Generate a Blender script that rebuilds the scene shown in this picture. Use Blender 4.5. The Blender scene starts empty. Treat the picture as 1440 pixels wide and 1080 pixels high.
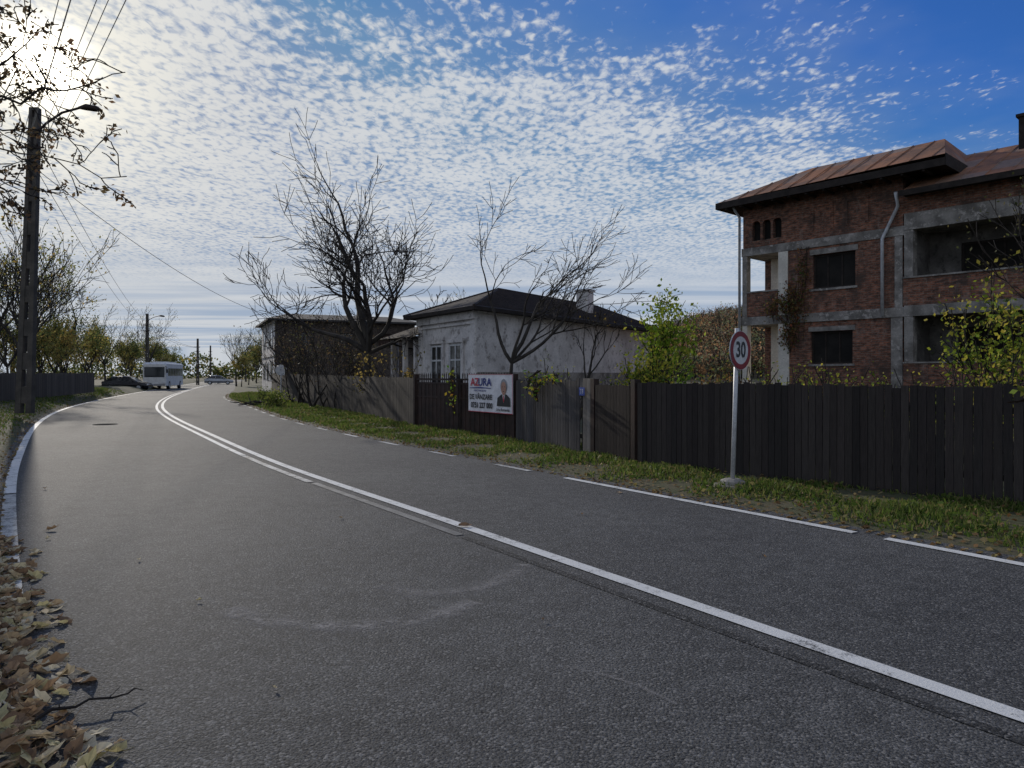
import bpy, math, random
from mathutils import Vector, Matrix
R = math.radians
scene = bpy.context.scene
COL = scene.collection
# ------------------------------------------------------------------ node helpers
def new_mat(name):
    m = bpy.data.materials.new(name); m.use_nodes = True
    nt = m.node_tree; nt.nodes.clear()
    out = nt.nodes.new('ShaderNodeOutputMaterial')
    b = nt.nodes.new('ShaderNodeBsdfPrincipled')
    nt.links.new(b.outputs[0], out.inputs[0])
    return m, nt, b
def put(nt, sock, v):
    if isinstance(v, bpy.types.NodeSocket): nt.links.new(v, sock)
    else: sock.default_value = v
def math_n(nt, op, a, b=0.0, c=None, clamp=False):
    n = nt.nodes.new('ShaderNodeMath'); n.operation = op; n.use_clamp = clamp
    put(nt, n.inputs[0], a); put(nt, n.inputs[1], b)
    if c is not None: put(nt, n.inputs[2], c)
    return n.outputs[0]
def noise(nt, vec, scale, detail=4, rough=.55, dist=0.0):
    n = nt.nodes.new('ShaderNodeTexNoise'); n.inputs['Scale'].default_value = scale
    n.inputs['Detail'].default_value = detail; n.inputs['Roughness'].default_value = rough
    n.inputs['Distortion'].default_value = dist
    if vec is not None: nt.links.new(vec, n.inputs['Vector'])
    return n.outputs[0]
def mapr(nt, v, a, b, c=0.0, d=1.0):
    n = nt.nodes.new('ShaderNodeMapRange'); n.clamp = True; n.interpolation_type = 'SMOOTHSTEP'
    put(nt, n.inputs[0], v)
    for i, x in enumerate((a, b, c, d)): put(nt, n.inputs[i+1], x)
    return n.outputs[0]
def mixc(nt, f, a, b, mode='MIX'):
    n = nt.nodes.new('ShaderNodeMix'); n.data_type = 'RGBA'; n.blend_type = mode
    put(nt, n.inputs[0], f)
    for s, v in ((n.inputs[6], a), (n.inputs[7], b)):
        if isinstance(v, (tuple, list)): s.default_value = (*v[:3], 1)
        else: nt.links.new(v, s)
    return n.outputs[2]
def objvec(nt, stretch=(1, 1, 1)):
    t = nt.nodes.new('ShaderNodeTexCoord')
    mp = nt.nodes.new('ShaderNodeMapping'); mp.inputs['Scale'].default_value = stretch
    nt.links.new(t.outputs['Object'], mp.inputs[0]); return mp.outputs[0]
def bump(nt, b, h, strength=.3, dist=.02):
    n = nt.nodes.new('ShaderNodeBump'); n.inputs['Strength'].default_value = strength
    n.inputs['Distance'].default_value = dist
    nt.links.new(h, n.inputs['Height']); nt.links.new(n.outputs[0], b.inputs['Normal'])
def nmat(name, c1, c2, scale=3, rough=.8, bs=.3, fine=30, stretch=(1, 1, 1), metal=0, lo=.35, hi=.65, c3=None, spec=.3):
    m, nt, b = new_mat(name); v = objvec(nt, stretch)
    c = mixc(nt, mapr(nt, noise(nt, v, scale, 6), lo, hi), c1, c2)
    if c3: c = mixc(nt, mapr(nt, noise(nt, v, scale*3.3, 6, .7), .52, .64), c, c3)
    f = noise(nt, v, fine, 4, .7)
    c = mixc(nt, 1.0, c, mixc(nt, f, (.6, .6, .6), (1.35, 1.35, 1.35)), 'MULTIPLY')
    nt.links.new(c, b.inputs['Base Color'])
    b.inputs['Roughness'].default_value = rough; b.inputs['Metallic'].default_value = metal
    b.inputs['Specular IOR Level'].default_value = spec
    if bs: bump(nt, b, f, bs, .01)
    return m
def colmat(name, rough=.8, trans=0.0, stretch=(1, 1, 1), fine=12, amt=.5, bs=.2):
    m, nt, b = new_mat(name)
    a = nt.nodes.new('ShaderNodeAttribute'); a.attribute_name = 'Col'
    c = a.outputs[0]
    if amt:
        f = noise(nt, objvec(nt, stretch), fine, 5, .65)
        c = mixc(nt, 1.0, c, mixc(nt, f, (1-amt,)*3, (1+amt,)*3), 'MULTIPLY')
    nt.links.new(c, b.inputs['Base Color']); b.inputs['Roughness'].default_value = rough
    b.inputs['Specular IOR Level'].default_value = .2
    if bs: bump(nt, b, f, bs, .01)
    if trans:
        t = nt.nodes.new('ShaderNodeBsdfTranslucent'); nt.links.new(c, t.inputs[0])
        mx = nt.nodes.new('ShaderNodeMixShader'); mx.inputs[0].default_value = trans
        out = [n for n in nt.nodes if n.type == 'OUTPUT_MATERIAL'][0]
        nt.links.new(b.outputs[0], mx.inputs[1]); nt.links.new(t.outputs[0], mx.inputs[2])
        nt.links.new(mx.outputs[0], out.inputs[0])
    return m
def flat(name, c, rough=.5, metal=0, spec=.5):
    return nmat(name, c, tuple(x*.8 for x in c), 4, rough, 0.05, 40, metal=metal, spec=spec)
# ------------------------------------------------------------------ mesh helpers
class MB:
    def __init__(s): s.v = []; s.f = []; s.c = []; s.m = []
    def face(s, pts, col=(.5, .5, .5), mi=0):
        n = len(s.v); s.v.extend([tuple(p) for p in pts]); s.f.append(tuple(range(n, n+len(pts)))); s.c.append(col); s.m.append(mi)
    def box(s, c, size, rot=0, col=(.5, .5, .5), mi=0, tilt=None):
        hx, hy, hz = [a/2 for a in size]; n = len(s.v); cs, sn = math.cos(rot), math.sin(rot)
        for z in (-hz, hz):
            for x, y in ((-hx, -hy), (hx, -hy), (hx, hy), (-hx, hy)):
                q = Vector((x, y, z))
                if tilt: q = tilt @ q
                s.v.append((c[0]+q.x*cs-q.y*sn, c[1]+q.x*sn+q.y*cs, c[2]+q.z))
        for f in ((3, 2, 1, 0), (4, 5, 6, 7), (0, 1, 5, 4), (1, 2, 6, 5), (2, 3, 7, 6), (3, 0, 4, 7)):
            s.f.append(tuple(n+i for i in f)); s.c.append(col); s.m.append(mi)
    def b2(s, x0, x1, y0, y1, z0, z1, col=(.5, .5, .5), mi=0):
        s.box(((x0+x1)/2, (y0+y1)/2, (z0+z1)/2), (x1-x0, y1-y0, z1-z0), 0, col, mi)
    def tube(s, pts, rads, n=6, col=(.5, .5, .5), mi=0, cap=True):
        base = len(s.v); pts = [Vector(p) for p in pts]
        for i, p in enumerate(pts):
            t = (pts[min(i+1, len(pts)-1)]-pts[max(i-1, 0)])
            if t.length < 1e-9: t = Vector((0, 0, 1))
            t.normalize()
            a = t.cross(Vector((0, 1, 0)) if abs(t.y) < .9 else Vector((1, 0, 0))).normalized(); b = t.cross(a)
            for k in range(n):
                an = 2*math.pi*k/n; q = p+(a*math.cos(an)+b*math.sin(an))*rads[i]
                s.v.append((q.x, q.y, q.z))
        for i in range(len(pts)-1):
            for k in range(n):
                k2 = (k+1) % n
                s.f.append((base+i*n+k, base+i*n+k2, base+(i+1)*n+k2, base+(i+1)*n+k)); s.c.append(col); s.m.append(mi)
        if cap:
            s.f.append(tuple(base+k for k in range(n))[::-1]); s.c.append(col); s.m.append(mi)
            s.f.append(tuple(base+(len(pts)-1)*n+k for k in range(n))); s.c.append(col); s.m.append(mi)
    def leaf(s, p, size, rng, col, flatz=0.0, asp=.6):
        a = Vector((rng.gauss(0, 1), rng.gauss(0, 1), rng.gauss(0, 1)*(1-flatz))).normalized()
        b = Vector((rng.gauss(0, 1), rng.gauss(0, 1), rng.gauss(0, 1)*(1-flatz)))
        b = (b-a*b.dot(a)).normalized()*size*asp*.5; a = a*size*.5
        p = Vector(p); s.face((p-a, p-b, p+a, p+b), col)
    def cyl(s, c, r, h, axis='z', n=16, col=(.5, .5, .5), mi=0):
        c = Vector(c); d = {'x': Vector((1, 0, 0)), 'y': Vector((0, 1, 0)), 'z': Vector((0, 0, 1))}[axis]*h/2
        s.tube([c-d, c+d], [r, r], n, col, mi)
def build(mb, name, mats, parent=None, label=None, cat=None, smooth=False, world=False, kind=None, group=None, loc=None):
    me = bpy.data.meshes.new(name); off = Vector((0, 0, 0))
    if world and parent is not None:
        p = parent
        while p.parent: p = p.parent
        off = p.location.copy()
    vs = [(v[0]-off.x, v[1]-off.y, v[2]-off.z) for v in mb.v]
    me.from_pydata(vs, [], mb.f)
    if not isinstance(mats, (list, tuple)): mats = [mats]
    for m in mats: me.materials.append(m)
    me.polygons.foreach_set('material_index', mb.m)
    ca = me.color_attributes.new('Col', 'FLOAT_COLOR', 'CORNER')
    arr = []
    for f, c in zip(mb.f, mb.c): arr.extend((c[0], c[1], c[2], 1.0)*len(f))
    ca.data.foreach_set('color', arr)
    if smooth: me.polygons.foreach_set('use_smooth', [True]*len(me.polygons))
    me.update()
    o = bpy.data.objects.new(name, me); COL.objects.link(o)
    if parent: o.parent = parent
    elif loc is not None: o.location = loc
    if label: o['label'] = label
    if cat: o['category'] = cat
    if kind: o['kind'] = kind
    if group: o['group'] = group
    return o
def thing(name, label, cat, loc=(0, 0, 0), rot=0, group=None):
    e = bpy.data.objects.new(name, None); COL.objects.link(e); e.location = loc; e.rotation_euler = (0, 0, rot)
    e.empty_display_size = .3; e['label'] = label; e['category'] = cat
    if group: e['group'] = group
    return e
def copy_thing(src, loc, rot, sc=1.0, label=None):
    def cp(o, par):
        n = o.copy(); COL.objects.link(n)
        if par: n.parent = par
        for ch in o.children: cp(ch, n)
        return n
    n = cp(src, None); n.location = loc; n.rotation_euler = (0, 0, rot); n.scale = (sc, sc, sc)
    if label: n['label'] = label
    return n
def text(body, size, parent, loc, mat, name='lettering', sx=1.0, bold=0.0):
    cu = bpy.data.curves.new('t', 'FONT'); cu.body = body; cu.size = size; cu.align_x = 'CENTER'; cu.align_y = 'CENTER'
    cu.offset = bold; cu.resolution_u = 3
    o = bpy.data.objects.new('t', cu); COL.objects.link(o)
    bpy.context.view_layer.update()
    me = bpy.data.meshes.new_from_object(o.evaluated_get(bpy.context.evaluated_depsgraph_get()))
    bpy.data.objects.remove(o)
    me.transform(Matrix.Rotation(R(90), 4, 'X') @ Matrix.Diagonal((sx, 1, 1, 1)))
    me.transform(Matrix.Translation(loc)); me.materials.clear(); me.materials.append(mat)
    n = bpy.data.objects.new(name, me); COL.objects.link(n); n.parent = parent; return n
def catmull(P, step=.5):
    P = [Vector((p[0], p[1])) for p in P]; out = []
    for i in range(len(P)-1):
        p0 = P[max(i-1, 0)]; p1 = P[i]; p2 = P[i+1]; p3 = P[min(i+2, len(P)-1)]
        d = (p2-p1).length; n = max(2, int(d/step))
        t0 = 0; t1 = t0+max((p1-p0).length, .01)**.5; t2 = t1+d**.5; t3 = t2+max((p3-p2).length, .01)**.5
        if i == 0: p0 = p1-(p2-p1); t1 = t0+d**.5; t2 = t1+d**.5; t3 = t2+max((p3-p2).length, .01)**.5
        if i == len(P)-2: p3 = p2+(p2-p1); t3 = t2+d**.5
        for k in range(n):
            t = t1+(t2-t1)*k/n
            A1 = p0*((t1-t)/(t1-t0))+p1*((t-t0)/(t1-t0)); A2 = p1*((t2-t)/(t2-t1))+p2*((t-t1)/(t2-t1)); A3 = p2*((t3-t)/(t3-t2))+p3*((t-t2)/(t3-t2))
            B1 = A1*((t2-t)/(t2-t0))+A2*((t-t0)/(t2-t0)); B2 = A2*((t3-t)/(t3-t1))+A3*((t-t1)/(t3-t1))
            out.append(B1*((t2-t)/(t2-t1))+B2*((t-t1)/(t2-t1)))
    out.append(P[-1]); return out
def offset(C, d):   # positive = to the right of travel (towards +x for travel to +y)
    o = []
    for i, p in enumerate(C):
        t = (C[min(i+1, len(C)-1)]-C[max(i-1, 0)]).normalized(); o.append(p+Vector((t.y, -t.x))*d)
    return o
def resample(C, n):
    L = [0]
    for i in range(1, len(C)): L.append(L[-1]+(C[i]-C[i-1]).length)
    out = []; j = 0
    for k in range(n):
        s = L[-1]*k/(n-1)
        while j < len(C)-2 and L[j+1] < s: j += 1
        f = (s-L[j])/max(L[j+1]-L[j], 1e-9); out.append(C[j]+(C[j+1]-C[j])*min(f, 1))
    return out
def strip(mb, rows, zs, col=(.5, .5, .5), zk=None, cols=None):
    n = len(rows[0])
    base = len(mb.v)
    for i in range(n):
        for r, z in zip(rows, zs): mb.v.append((r[i].x, r[i].y, z*(zk(r[i].y) if zk else 1)))
    k = len(rows)
    for i in range(n-1):
        for j in range(k-1):
            a = base+i*k+j; mb.f.append((a, a+1, a+k+1, a+k)); mb.c.append(cols[j] if cols else col); mb.m.append(0)
def sst(a, b, x): t = max(0, min(1, (x-a)/(b-a))); return t*t*(3-2*t)
# ------------------------------------------------------------------ materials
def asphalt_mat(name, k=1.0):
    m, nt, b = new_mat(name); v = objvec(nt)
    big = noise(nt, v, .35, 4, .6); mid = noise(nt, v, 5, 5, .7)
    grain = noise(nt, v, 75, 4, .85)
    vo = nt.nodes.new('ShaderNodeTexVoronoi'); vo.inputs['Scale'].default_value = 80; nt.links.new(v, vo.inputs['Vector'])
    c = mixc(nt, mapr(nt, big, .35, .65), (.064*k, .064*k, .064*k), (.084*k, .084*k, .083*k))
    c = mixc(nt, 1.0, c, mixc(nt, mapr(nt, mid, .3, .7), (.80, .80, .80), (1.22, 1.22, 1.22)), 'MULTIPLY')
    c = mixc(nt, 1.0, c, mixc(nt, mapr(nt, grain, .36, .64), (.22, .22, .22), (1.85, 1.85, 1.85)), 'MULTIPLY')
    sep = nt.nodes.new('ShaderNodeSeparateColor'); nt.links.new(vo.outputs['Color'], sep.inputs[0])
    c = mixc(nt, mapr(nt, sep.outputs[0], .80, .95, 0, .6), c, (.24, .235, .23))
    c = mixc(nt, mapr(nt, sep.outputs[1], .80, .95, 0, .6), c, (.02, .02, .02))
    sm = noise(nt, objvec(nt, (.5, 1.1, 1)), 1.4, 6, .75, .6)      # faint dusty smudges
    c = mixc(nt, mapr(nt, sm, .58, .76, 0, .22), c, (.18, .178, .175))
    pt = noise(nt, objvec(nt, (.9, .6, 1)), .9, 5, .7, 1.2)        # darker oily areas
    c = mixc(nt, mapr(nt, pt, .30, .44, .22, 0), c, (.035, .035, .035))
    nt.links.new(c, b.inputs['Base Color'])
    b.inputs['Roughness'].default_value = .80; b.inputs['Specular IOR Level'].default_value = .2
    h = math_n(nt, 'ADD', math_n(nt, 'MULTIPLY', grain, .8), math_n(nt, 'MULTIPLY', vo.outputs['Distance'], -.8))
    bump(nt, b, h, .8, .010)
    return m
M_asphalt = asphalt_mat('asphalt'); M_patch = asphalt_mat('asphalt_sealed', .5)
def paint_mat(name, lo, hi, c=(.62, .62, .60), base=(.075, .075, .073)):
    m, nt, b = new_mat(name); v = objvec(nt)
    n1 = noise(nt, v, 3, 6, .75); n2 = noise(nt, v, 70, 3, .7)
    f = mapr(nt, math_n(nt, 'ADD', math_n(nt, 'MULTIPLY', n1, .6), math_n(nt, 'MULTIPLY', n2, .4)), lo, hi)
    nt.links.new(mixc(nt, f, c, base), b.inputs['Base Color'])
    b.inputs['Roughness'].default_value = .7; bump(nt, b, n2, .5, .008); return m
M_line = paint_mat('road_paint', .50, .64); M_lineworn = paint_mat('worn_road_paint', .42, .60, (.5, .5, .48)); M_ghost = paint_mat('faded_road_paint', .36, .60, (.20, .20, .195))
def scuffmat():
    m, nt, b = new_mat('dusty_scuff'); b.inputs['Base Color'].default_value = (.24, .23, .225, 1); b.inputs['Roughness'].default_value = .9
    a = nt.nodes.new('ShaderNodeAttribute'); a.attribute_name = 'Col'; s = nt.nodes.new('ShaderNodeSeparateColor'); nt.links.new(a.outputs[0], s.inputs[0])
    v = objvec(nt); f = math_n(nt, 'MULTIPLY', s.outputs[0], math_n(nt, 'MULTIPLY', mapr(nt, noise(nt, v, 4, 6, .75), .34, .6), mapr(nt, noise(nt, v, 60, 3, .7), .3, .6)))
    t = nt.nodes.new('ShaderNodeBsdfTransparent'); mx = nt.nodes.new('ShaderNodeMixShader'); nt.links.new(f, mx.inputs[0]); nt.links.new(t.outputs[0], mx.inputs[1]); nt.links.new(b.outputs[0], mx.inputs[2])
    out = [n for n in nt.nodes if n.type == 'OUTPUT_MATERIAL'][0]; nt.links.new(mx.outputs[0], out.inputs[0]); return m
M_scuff = scuffmat()
M_ground = nmat('earth_and_grass', (.06, .06, .028), (.09, .07, .04), .8, .95, .8, 25, c3=(.045, .05, .02))
M_verge = nmat('verge_soil', (.07, .075, .035), (.10, .085, .05), 2.5, .95, .9, 40, c3=(.045, .06, .02))
M_leaf = colmat('foliage', .65, .5, fine=3, amt=0, bs=0)
M_litter = colmat('dry_leaves', .75, .3, fine=25, amt=.4, bs=.3)
M_wood = colmat('weathered_wood', .85, 0, (9, 9, .9), 6, .6, .6)
M_bark = nmat('bark', (.03, .026, .023), (.06, .052, .045), 3, .95, .8, 18, (1, 1, .35))
M_twig = nmat('twigs', (.024, .02, .018), (.042, .036, .03), 3, .95, 0, 18)
M_dark = nmat('dark_interior', (.012, .011, .01), (.02, .018, .016), 2, .95, 0)  # near-black sheets paint the shade of rooms behind the glassless openings
M_galv = nmat('galvanised_metal', (.42, .43, .45), (.55, .56, .58), 5, .45, .1, 40, metal=.3)
M_gatem = nmat('rusty_painted_metal', (.022, .014, .012), (.045, .025, .02), 3, .6, .2, 30, metal=.2)
M_cast = nmat('cast_iron', (.05, .048, .045), (.06, .057, .053), 5, 1.0, .2, 40, spec=.0)
M_plaster = nmat('old_white_plaster', (.66, .63, .61), (.48, .455, .44), .9, .9, .35, 14, c3=(.30, .275, .26))
M_cream = nmat('cream_plaster', (.68, .64, .56), (.55, .51, .44), 1.2, .9, .3, 14)
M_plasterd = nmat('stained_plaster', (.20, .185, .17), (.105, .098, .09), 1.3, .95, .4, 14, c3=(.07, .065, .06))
M_conc = nmat('raw_concrete', (.29, .27, .245), (.13, .12, .108), 1.5, .92, .5, 16, c3=(.38, .35, .32))
M_whitew = nmat('white_frame_paint', (.6, .6, .6), (.45, .45, .45), 5, .6, .1)
M_black = flat('black_paint', (.012, .012, .014), .4); M_red = flat('red_paint', (.20, .010, .016), .5); M_white = flat('white_paint', (.70, .70, .70), .45)
M_signw = flat('sign_white_film', (.52, .52, .54), .5)
M_redp = flat('red_print', (.50, .02, .05), .5)
M_navy = flat('navy_print', (.025, .04, .22), .5); M_banner = flat('banner_vinyl', (.80, .78, .80), .45)
M_skin = flat('printed_skin', (.45, .24, .17), .5); M_grey = flat('grey_print', (.30, .30, .31), .5); M_blue = flat('blue_enamel', (.03, .07, .35), .35)
M_glass, _nt, _b = new_mat('dark_glass'); _b.inputs['Base Color'].default_value = (.015, .018, .022, 1); _b.inputs['Roughness'].default_value = .08
M_tyre = flat('tyre_rubber', (.015, .015, .015), .9); M_lampg = flat('headlight_glass', (.7, .7, .72), .1)
def brick_mat(name, c1, c2, mo, stain=.6):
    m, nt, b = new_mat(name); v = objvec(nt)
    s = nt.nodes.new('ShaderNodeSeparateXYZ'); nt.links.new(v, s.inputs[0])
    cb = nt.nodes.new('ShaderNodeCombineXYZ'); nt.links.new(math_n(nt, 'ADD', s.outputs[0], s.outputs[1]), cb.inputs[0]); nt.links.new(s.outputs[2], cb.inputs[1])
    br = nt.nodes.new('ShaderNodeTexBrick'); nt.links.new(cb.outputs[0], br.inputs['Vector'])
    br.inputs['Scale'].default_value = 1; br.inputs['Brick Width'].default_value = .26; br.inputs['Row Height'].default_value = .085
    br.inputs['Mortar Size'].default_value = .010; br.inputs['Color1'].default_value = (*c1, 1); br.inputs['Color2'].default_value = (*c2, 1); br.inputs['Mortar'].default_value = (*mo, 1)
    n1 = noise(nt, v, .9, 6, .7); n2 = noise(nt, objvec(nt, (1, 1, 2.2)), 4.5, 6, .75); n3 = noise(nt, objvec(nt, (1.6, 1.6, .5)), 1.7, 6, .8)
    c = mixc(nt, 1.0, br.outputs[0], mixc(nt, mapr(nt, n2, .32, .68), (.25, .25, .25), (1.8, 1.7, 1.6)), 'MULTIPLY')
    c = mixc(nt, mapr(nt, n3, .54, .66, 0, stain), c, (.24, .20, .17))
    c = mixc(nt, mapr(nt, n1, .34, .54, .85, 0), c, (.05, .036, .029))
    nt.links.new(c, b.inputs['Base Color']); b.inputs['Roughness'].default_value = .92
    h = math_n(nt, 'ADD', math_n(nt, 'MULTIPLY', br.outputs[1], -1), math_n(nt, 'MULTIPLY', n2, .6)); bump(nt, b, h, .7, .02)
    return m
M_brick = brick_mat('red_brick', (.235, .098, .06), (.135, .064, .044), (.16, .128, .105), .6)
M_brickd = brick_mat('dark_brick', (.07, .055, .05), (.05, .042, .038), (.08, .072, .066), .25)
def roofmetal():
    m, nt, b = new_mat('rusty_sheet_roof'); v = objvec(nt)
    s = nt.nodes.new('ShaderNodeSeparateXYZ'); nt.links.new(v, s.inputs[0])
    n1 = noise(nt, v, .9, 6, .7); n2 = noise(nt, v, 5, 5, .7)
    cx = math_n(nt, 'FLOOR', math_n(nt, 'MULTIPLY', s.outputs[0], 1.39)); cy = math_n(nt, 'FLOOR', math_n(nt, 'MULTIPLY', s.outputs[1], .9))
    cb = nt.nodes.new('ShaderNodeCombineXYZ'); nt.links.new(cx, cb.inputs[0]); nt.links.new(cy, cb.inputs[1])
    wn = nt.nodes.new('ShaderNodeTexWhiteNoise'); nt.links.new(cb.outputs[0], wn.inputs[0])
    c = mixc(nt, mapr(nt, n1, .4, .6), (.29, .125, .055), (.16, .08, .042))
    c = mixc(nt, mapr(nt, wn.outputs[0], .45, .8, 0, .75), c, (.20, .16, .135))
    c = mixc(nt, 1.0, c, mixc(nt, n2, (.35, .35, .35), (1.6, 1.6, 1.6)), 'MULTIPLY')
    nt.links.new(c, b.inputs['Base Color']); b.inputs['Roughness'].default_value = .8; bump(nt, b, n2, .2, .02); return m
M_roofm = roofmetal()
M_tiles = nmat('dark_roof_tiles', (.032, .026, .024), (.055, .042, .036), 4, .9, .8, 30, c3=(.02, .018, .016))
M_slate = nmat('grey_roof_sheets', (.035, .034, .036), (.055, .053, .055), 2, .9, .4, 30)
M_soffit = nmat('dark_soffit_boards', (.02, .016, .014), (.035, .028, .024), 4, .9, .2)
# ------------------------------------------------------------------ road curves
left = catmull([(17, -26), (5.2, -7.5), (-1.3, 2.0), (-3.72, 5.28), (-7.37, 10.46), (-9.84, 14.2), (-14.7, 21.9), (-18.8, 29.1), (-22.4, 36.4), (-28.6, 51), (-37.8, 75), (-55.3, 121.5), (-95, 230)])
cent = catmull([(20.5, -22.5), (8.2, -5), (2.385, 3.31), (-.526, 7.51), (-4.0, 12.5), (-7.8, 18.6), (-13.2, 27.6), (-17.5, 35.6), (-23.4, 48.5), (-34.3, 76), (-51.7, 123), (-91, 230)])
right = catmull([(23, -20), (9.6, -1.7), (4.3, 5.97), (.973, 10.8), (-1.64, 14.7), (-4.05, 18.4), (-8.13, 25.4), (-13.2, 35.6), (-19.6, 48.5), (-30, 76), (-47.8, 123), (-87, 230)])
N = 400
L_ = resample(offset(left, -.22), N); R_ = resample(offset(right, .30), N); C_ = resample(cent, N)
mb = MB(); S = 1500
for i in range(30):
    for j in range(30):
        x0 = -S/2+S*i/30; y0 = -300+S*j/30; mb.face([(x0, y0, -.03), (x0+S/30, y0, -.03), (x0+S/30, y0+S/30, -.03), (x0, y0+S/30, -.03)])
build(mb, 'ground', M_ground, kind='structure')
mb = MB(); strip(mb, [L_, C_, R_], [0, .0, 0]); build(mb, 'road', M_asphalt, kind='structure')
def bk(y): return .06+.94*sst(6, 15, y)
def zl(d):
    P = [(.2, -.012), (.7, .22), (1.4, .42), (2.4, .5), (5, .5), (14, .02)]
    for (a, za), (b, zb) in zip(P, P[1:]):
        if d <= b: return za+(zb-za)*max(0, (d-a))/(b-a)
    return .02
mb = MB(); ds = (14, 5, 2.4, 1.4, .7, .2); lo = [resample(offset(left, -d), 260) for d in ds]
strip(mb, lo, [zl(d) if d < 14 else .02 for d in ds], zk=bk); build(mb, 'roadside_bank', M_verge, kind='structure', smooth=True)
mb = MB(); ro = [resample(offset(right, d), 260) for d in (.27, .6, 1.5, 4.2, 9)]
strip(mb, ro, [-.012, .03, .05, .04, .0]); build(mb, 'grass_verge', M_verge, kind='structure')
def seg(C, y0, y1): return [p for p in C if y0 <= p.y <= y1]
leftf = resample(left, 2600); centf = resample(cent, 2600); rightf = resample(right, 2600)
def line(name, C, w, z, mat, y0=-30, y1=300, d=0):
    c = seg(offset(C, d), y0, y1); a = offset(c, -w/2); b = offset(c, w/2)
    m = MB(); strip(m, [a, b], [z, z]); return build(m, name, mat, kind='structure')
line('road_marking_centre', centf, .13, .008, M_line)
line('road_marking_centre_second', centf, .11, .008, M_line, 14, 300, -.26)
line('road_marking_centre_second', centf, .11, .008, M_lineworn, 10.5, 14, -.26)
line('road_marking_centre_faded', centf, .10, .006, M_ghost, 7.0, 10.5, -.24)
line('road_seal_strip', centf, .075, .004, M_patch, -10, 7.0, -.25)
line('road_marking_edge', leftf, .14, .008, M_lineworn, 4.9, 9.5)
line('road_marking_edge', leftf, .14, .008, M_line, 9.5, 200)
line('road_marking_edge', rightf, .12, .008, M_line, -5, 7.0)
line('road_marking_edge', rightf, .12, .008, M_line, 7.13, 11.1)
acc = 0; cur = []
for i, p in enumerate(rightf[1:], 1):
    if p.y < 11.75: continue
    acc += (p-rightf[i-1]).length; ph = acc % 2.6
    if ph < 1.2: cur.append(p)
    elif cur:
        if len(cur) > 2 and cur[0].y < 52:
            m = MB(); strip(m, [offset(cur, -.06), offset(cur, .06)], [.008, .008]); build(m, 'road_marking_dash', M_lineworn, kind='structure')
        cur = []
for pts, w, al in (([(-1.95, 4.85), (-1.7, 4.68), (-1.35, 4.55), (-.9, 4.55), (-.5, 4.72), (-.25, 5.0)], .15, 1.0), ([(-1.0, 5.4), (-.7, 5.2), (-.35, 5.25), (.0, 5.7), (.1, 6.0)], .13, .8), ([(.3, 3.9), (.6, 3.7), (.8, 3.45)], .025, .6)):
    c = catmull(pts, .1); m = MB(); n = 13
    strip(m, [offset(c, -w+2*w*k/n) for k in range(n+1)], [.004]*(n+1), cols=[(al*math.sin(math.pi*(k+.5)/n)**2,)*3 for k in range(n)]); build(m, 'road_scuff', M_scuff, kind='structure')
m = MB(); m.cyl((0, 0, .003), .36, .008, n=28); m2 = MB(); m2.cyl((0, 0, .006), .28, .008, n=24)
e = thing('manhole_cover', 'round dark iron manhole cover set in the asphalt', 'manhole cover', (-13.1, 22.9, .0))
build(m, 'rim', M_cast, e); build(m2, 'lid', M_cast, e)
# ------------------------------------------------------------------ grass, litter
grs = [(.09, .14, .025), (.12, .17, .035), (.16, .18, .05), (.06, .10, .02), (.22, .19, .08), (.10, .16, .03)]
lfc = [(.22, .14, .06), (.30, .20, .09), (.14, .085, .04), (.34, .26, .13), (.18, .105, .045), (.28, .23, .08)]
def grass(name, C, y0, y1, d0, d1, n, zf, side, litter):
    rng = random.Random(len(name)); mb = MB(); ml = MB(); c = resample(seg(C, y0, y1), 500)
    for i in range(n):
        t = rng.random()**1.7; k = min(int(t*498), 498); p = c[k]; tg = (c[k+1]-c[k]).normalized(); nrm = Vector((tg.y, -tg.x))*side
        d = d0+(d1-d0)*rng.random()**.8; q = p+nrm*d+tg*rng.uniform(-.1, .1)
        cl = math.sin(q.x*3.1+q.y*1.7)+math.sin(q.x*1.3-q.y*2.9)+rng.uniform(-.7, .7)
        if cl < -.6: continue
        hfac = (.55+.22*cl)*min(1, .35+d*.9); h = rng.uniform(.05, .15)*hfac*(1+.5*t); w = rng.uniform(.006, .014)*(1+3*t)
        a = rng.uniform(0, 6.28); dx, dy = math.cos(a)*w, math.sin(a)*w; lx, ly = rng.gauss(0, .4)*h, rng.gauss(0, .4)*h
        z = zf(d, q.y); mb.face([(q.x-dx, q.y-dy, z), (q.x+dx, q.y+dy, z), (q.x+lx, q.y+ly, z+h)], rng.choice(grs))
        if rng.random() < .12: mb.leaf((q.x, q.y, z+h*.7), rng.uniform(.04, .09)*(1+t), rng, rng.choice(grs), .5)
    for i in range(litter):
        t = rng.random()**1.6; k = min(int(t*498), 498); p = c[k]; tg = (c[k+1]-c[k]).normalized(); nrm = Vector((tg.y, -tg.x))*side
        d = d0-.26+(d1-d0)*rng.random()**1.7; q = p+nrm*d
        ml.leaf((q.x, q.y, max(0, zf(max(d, .27), q.y))+.010+rng.random()*.04*max(0, min(1, d-.25))), rng.uniform(.03, .075), rng, rng.choice(lfc), .8, .75)
    build(mb, name, M_leaf, kind='stuff'); build(ml, 'leaf_litter', M_litter, kind='stuff')
def zr(d, y): return -.012+(d-.27)/.33*.042 if d < .6 else .03+min(1, (d-.6)/.9)*.02
grass('verge_grass', right, 3.5, 60, .36, 3.3, 100000, zr, 1, 10000)
grass('bank_grass_blades', left, 5.5, 60, .32, 4.5, 34000, lambda d, y: zl(d)*bk(y), -1, 6000)
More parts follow.
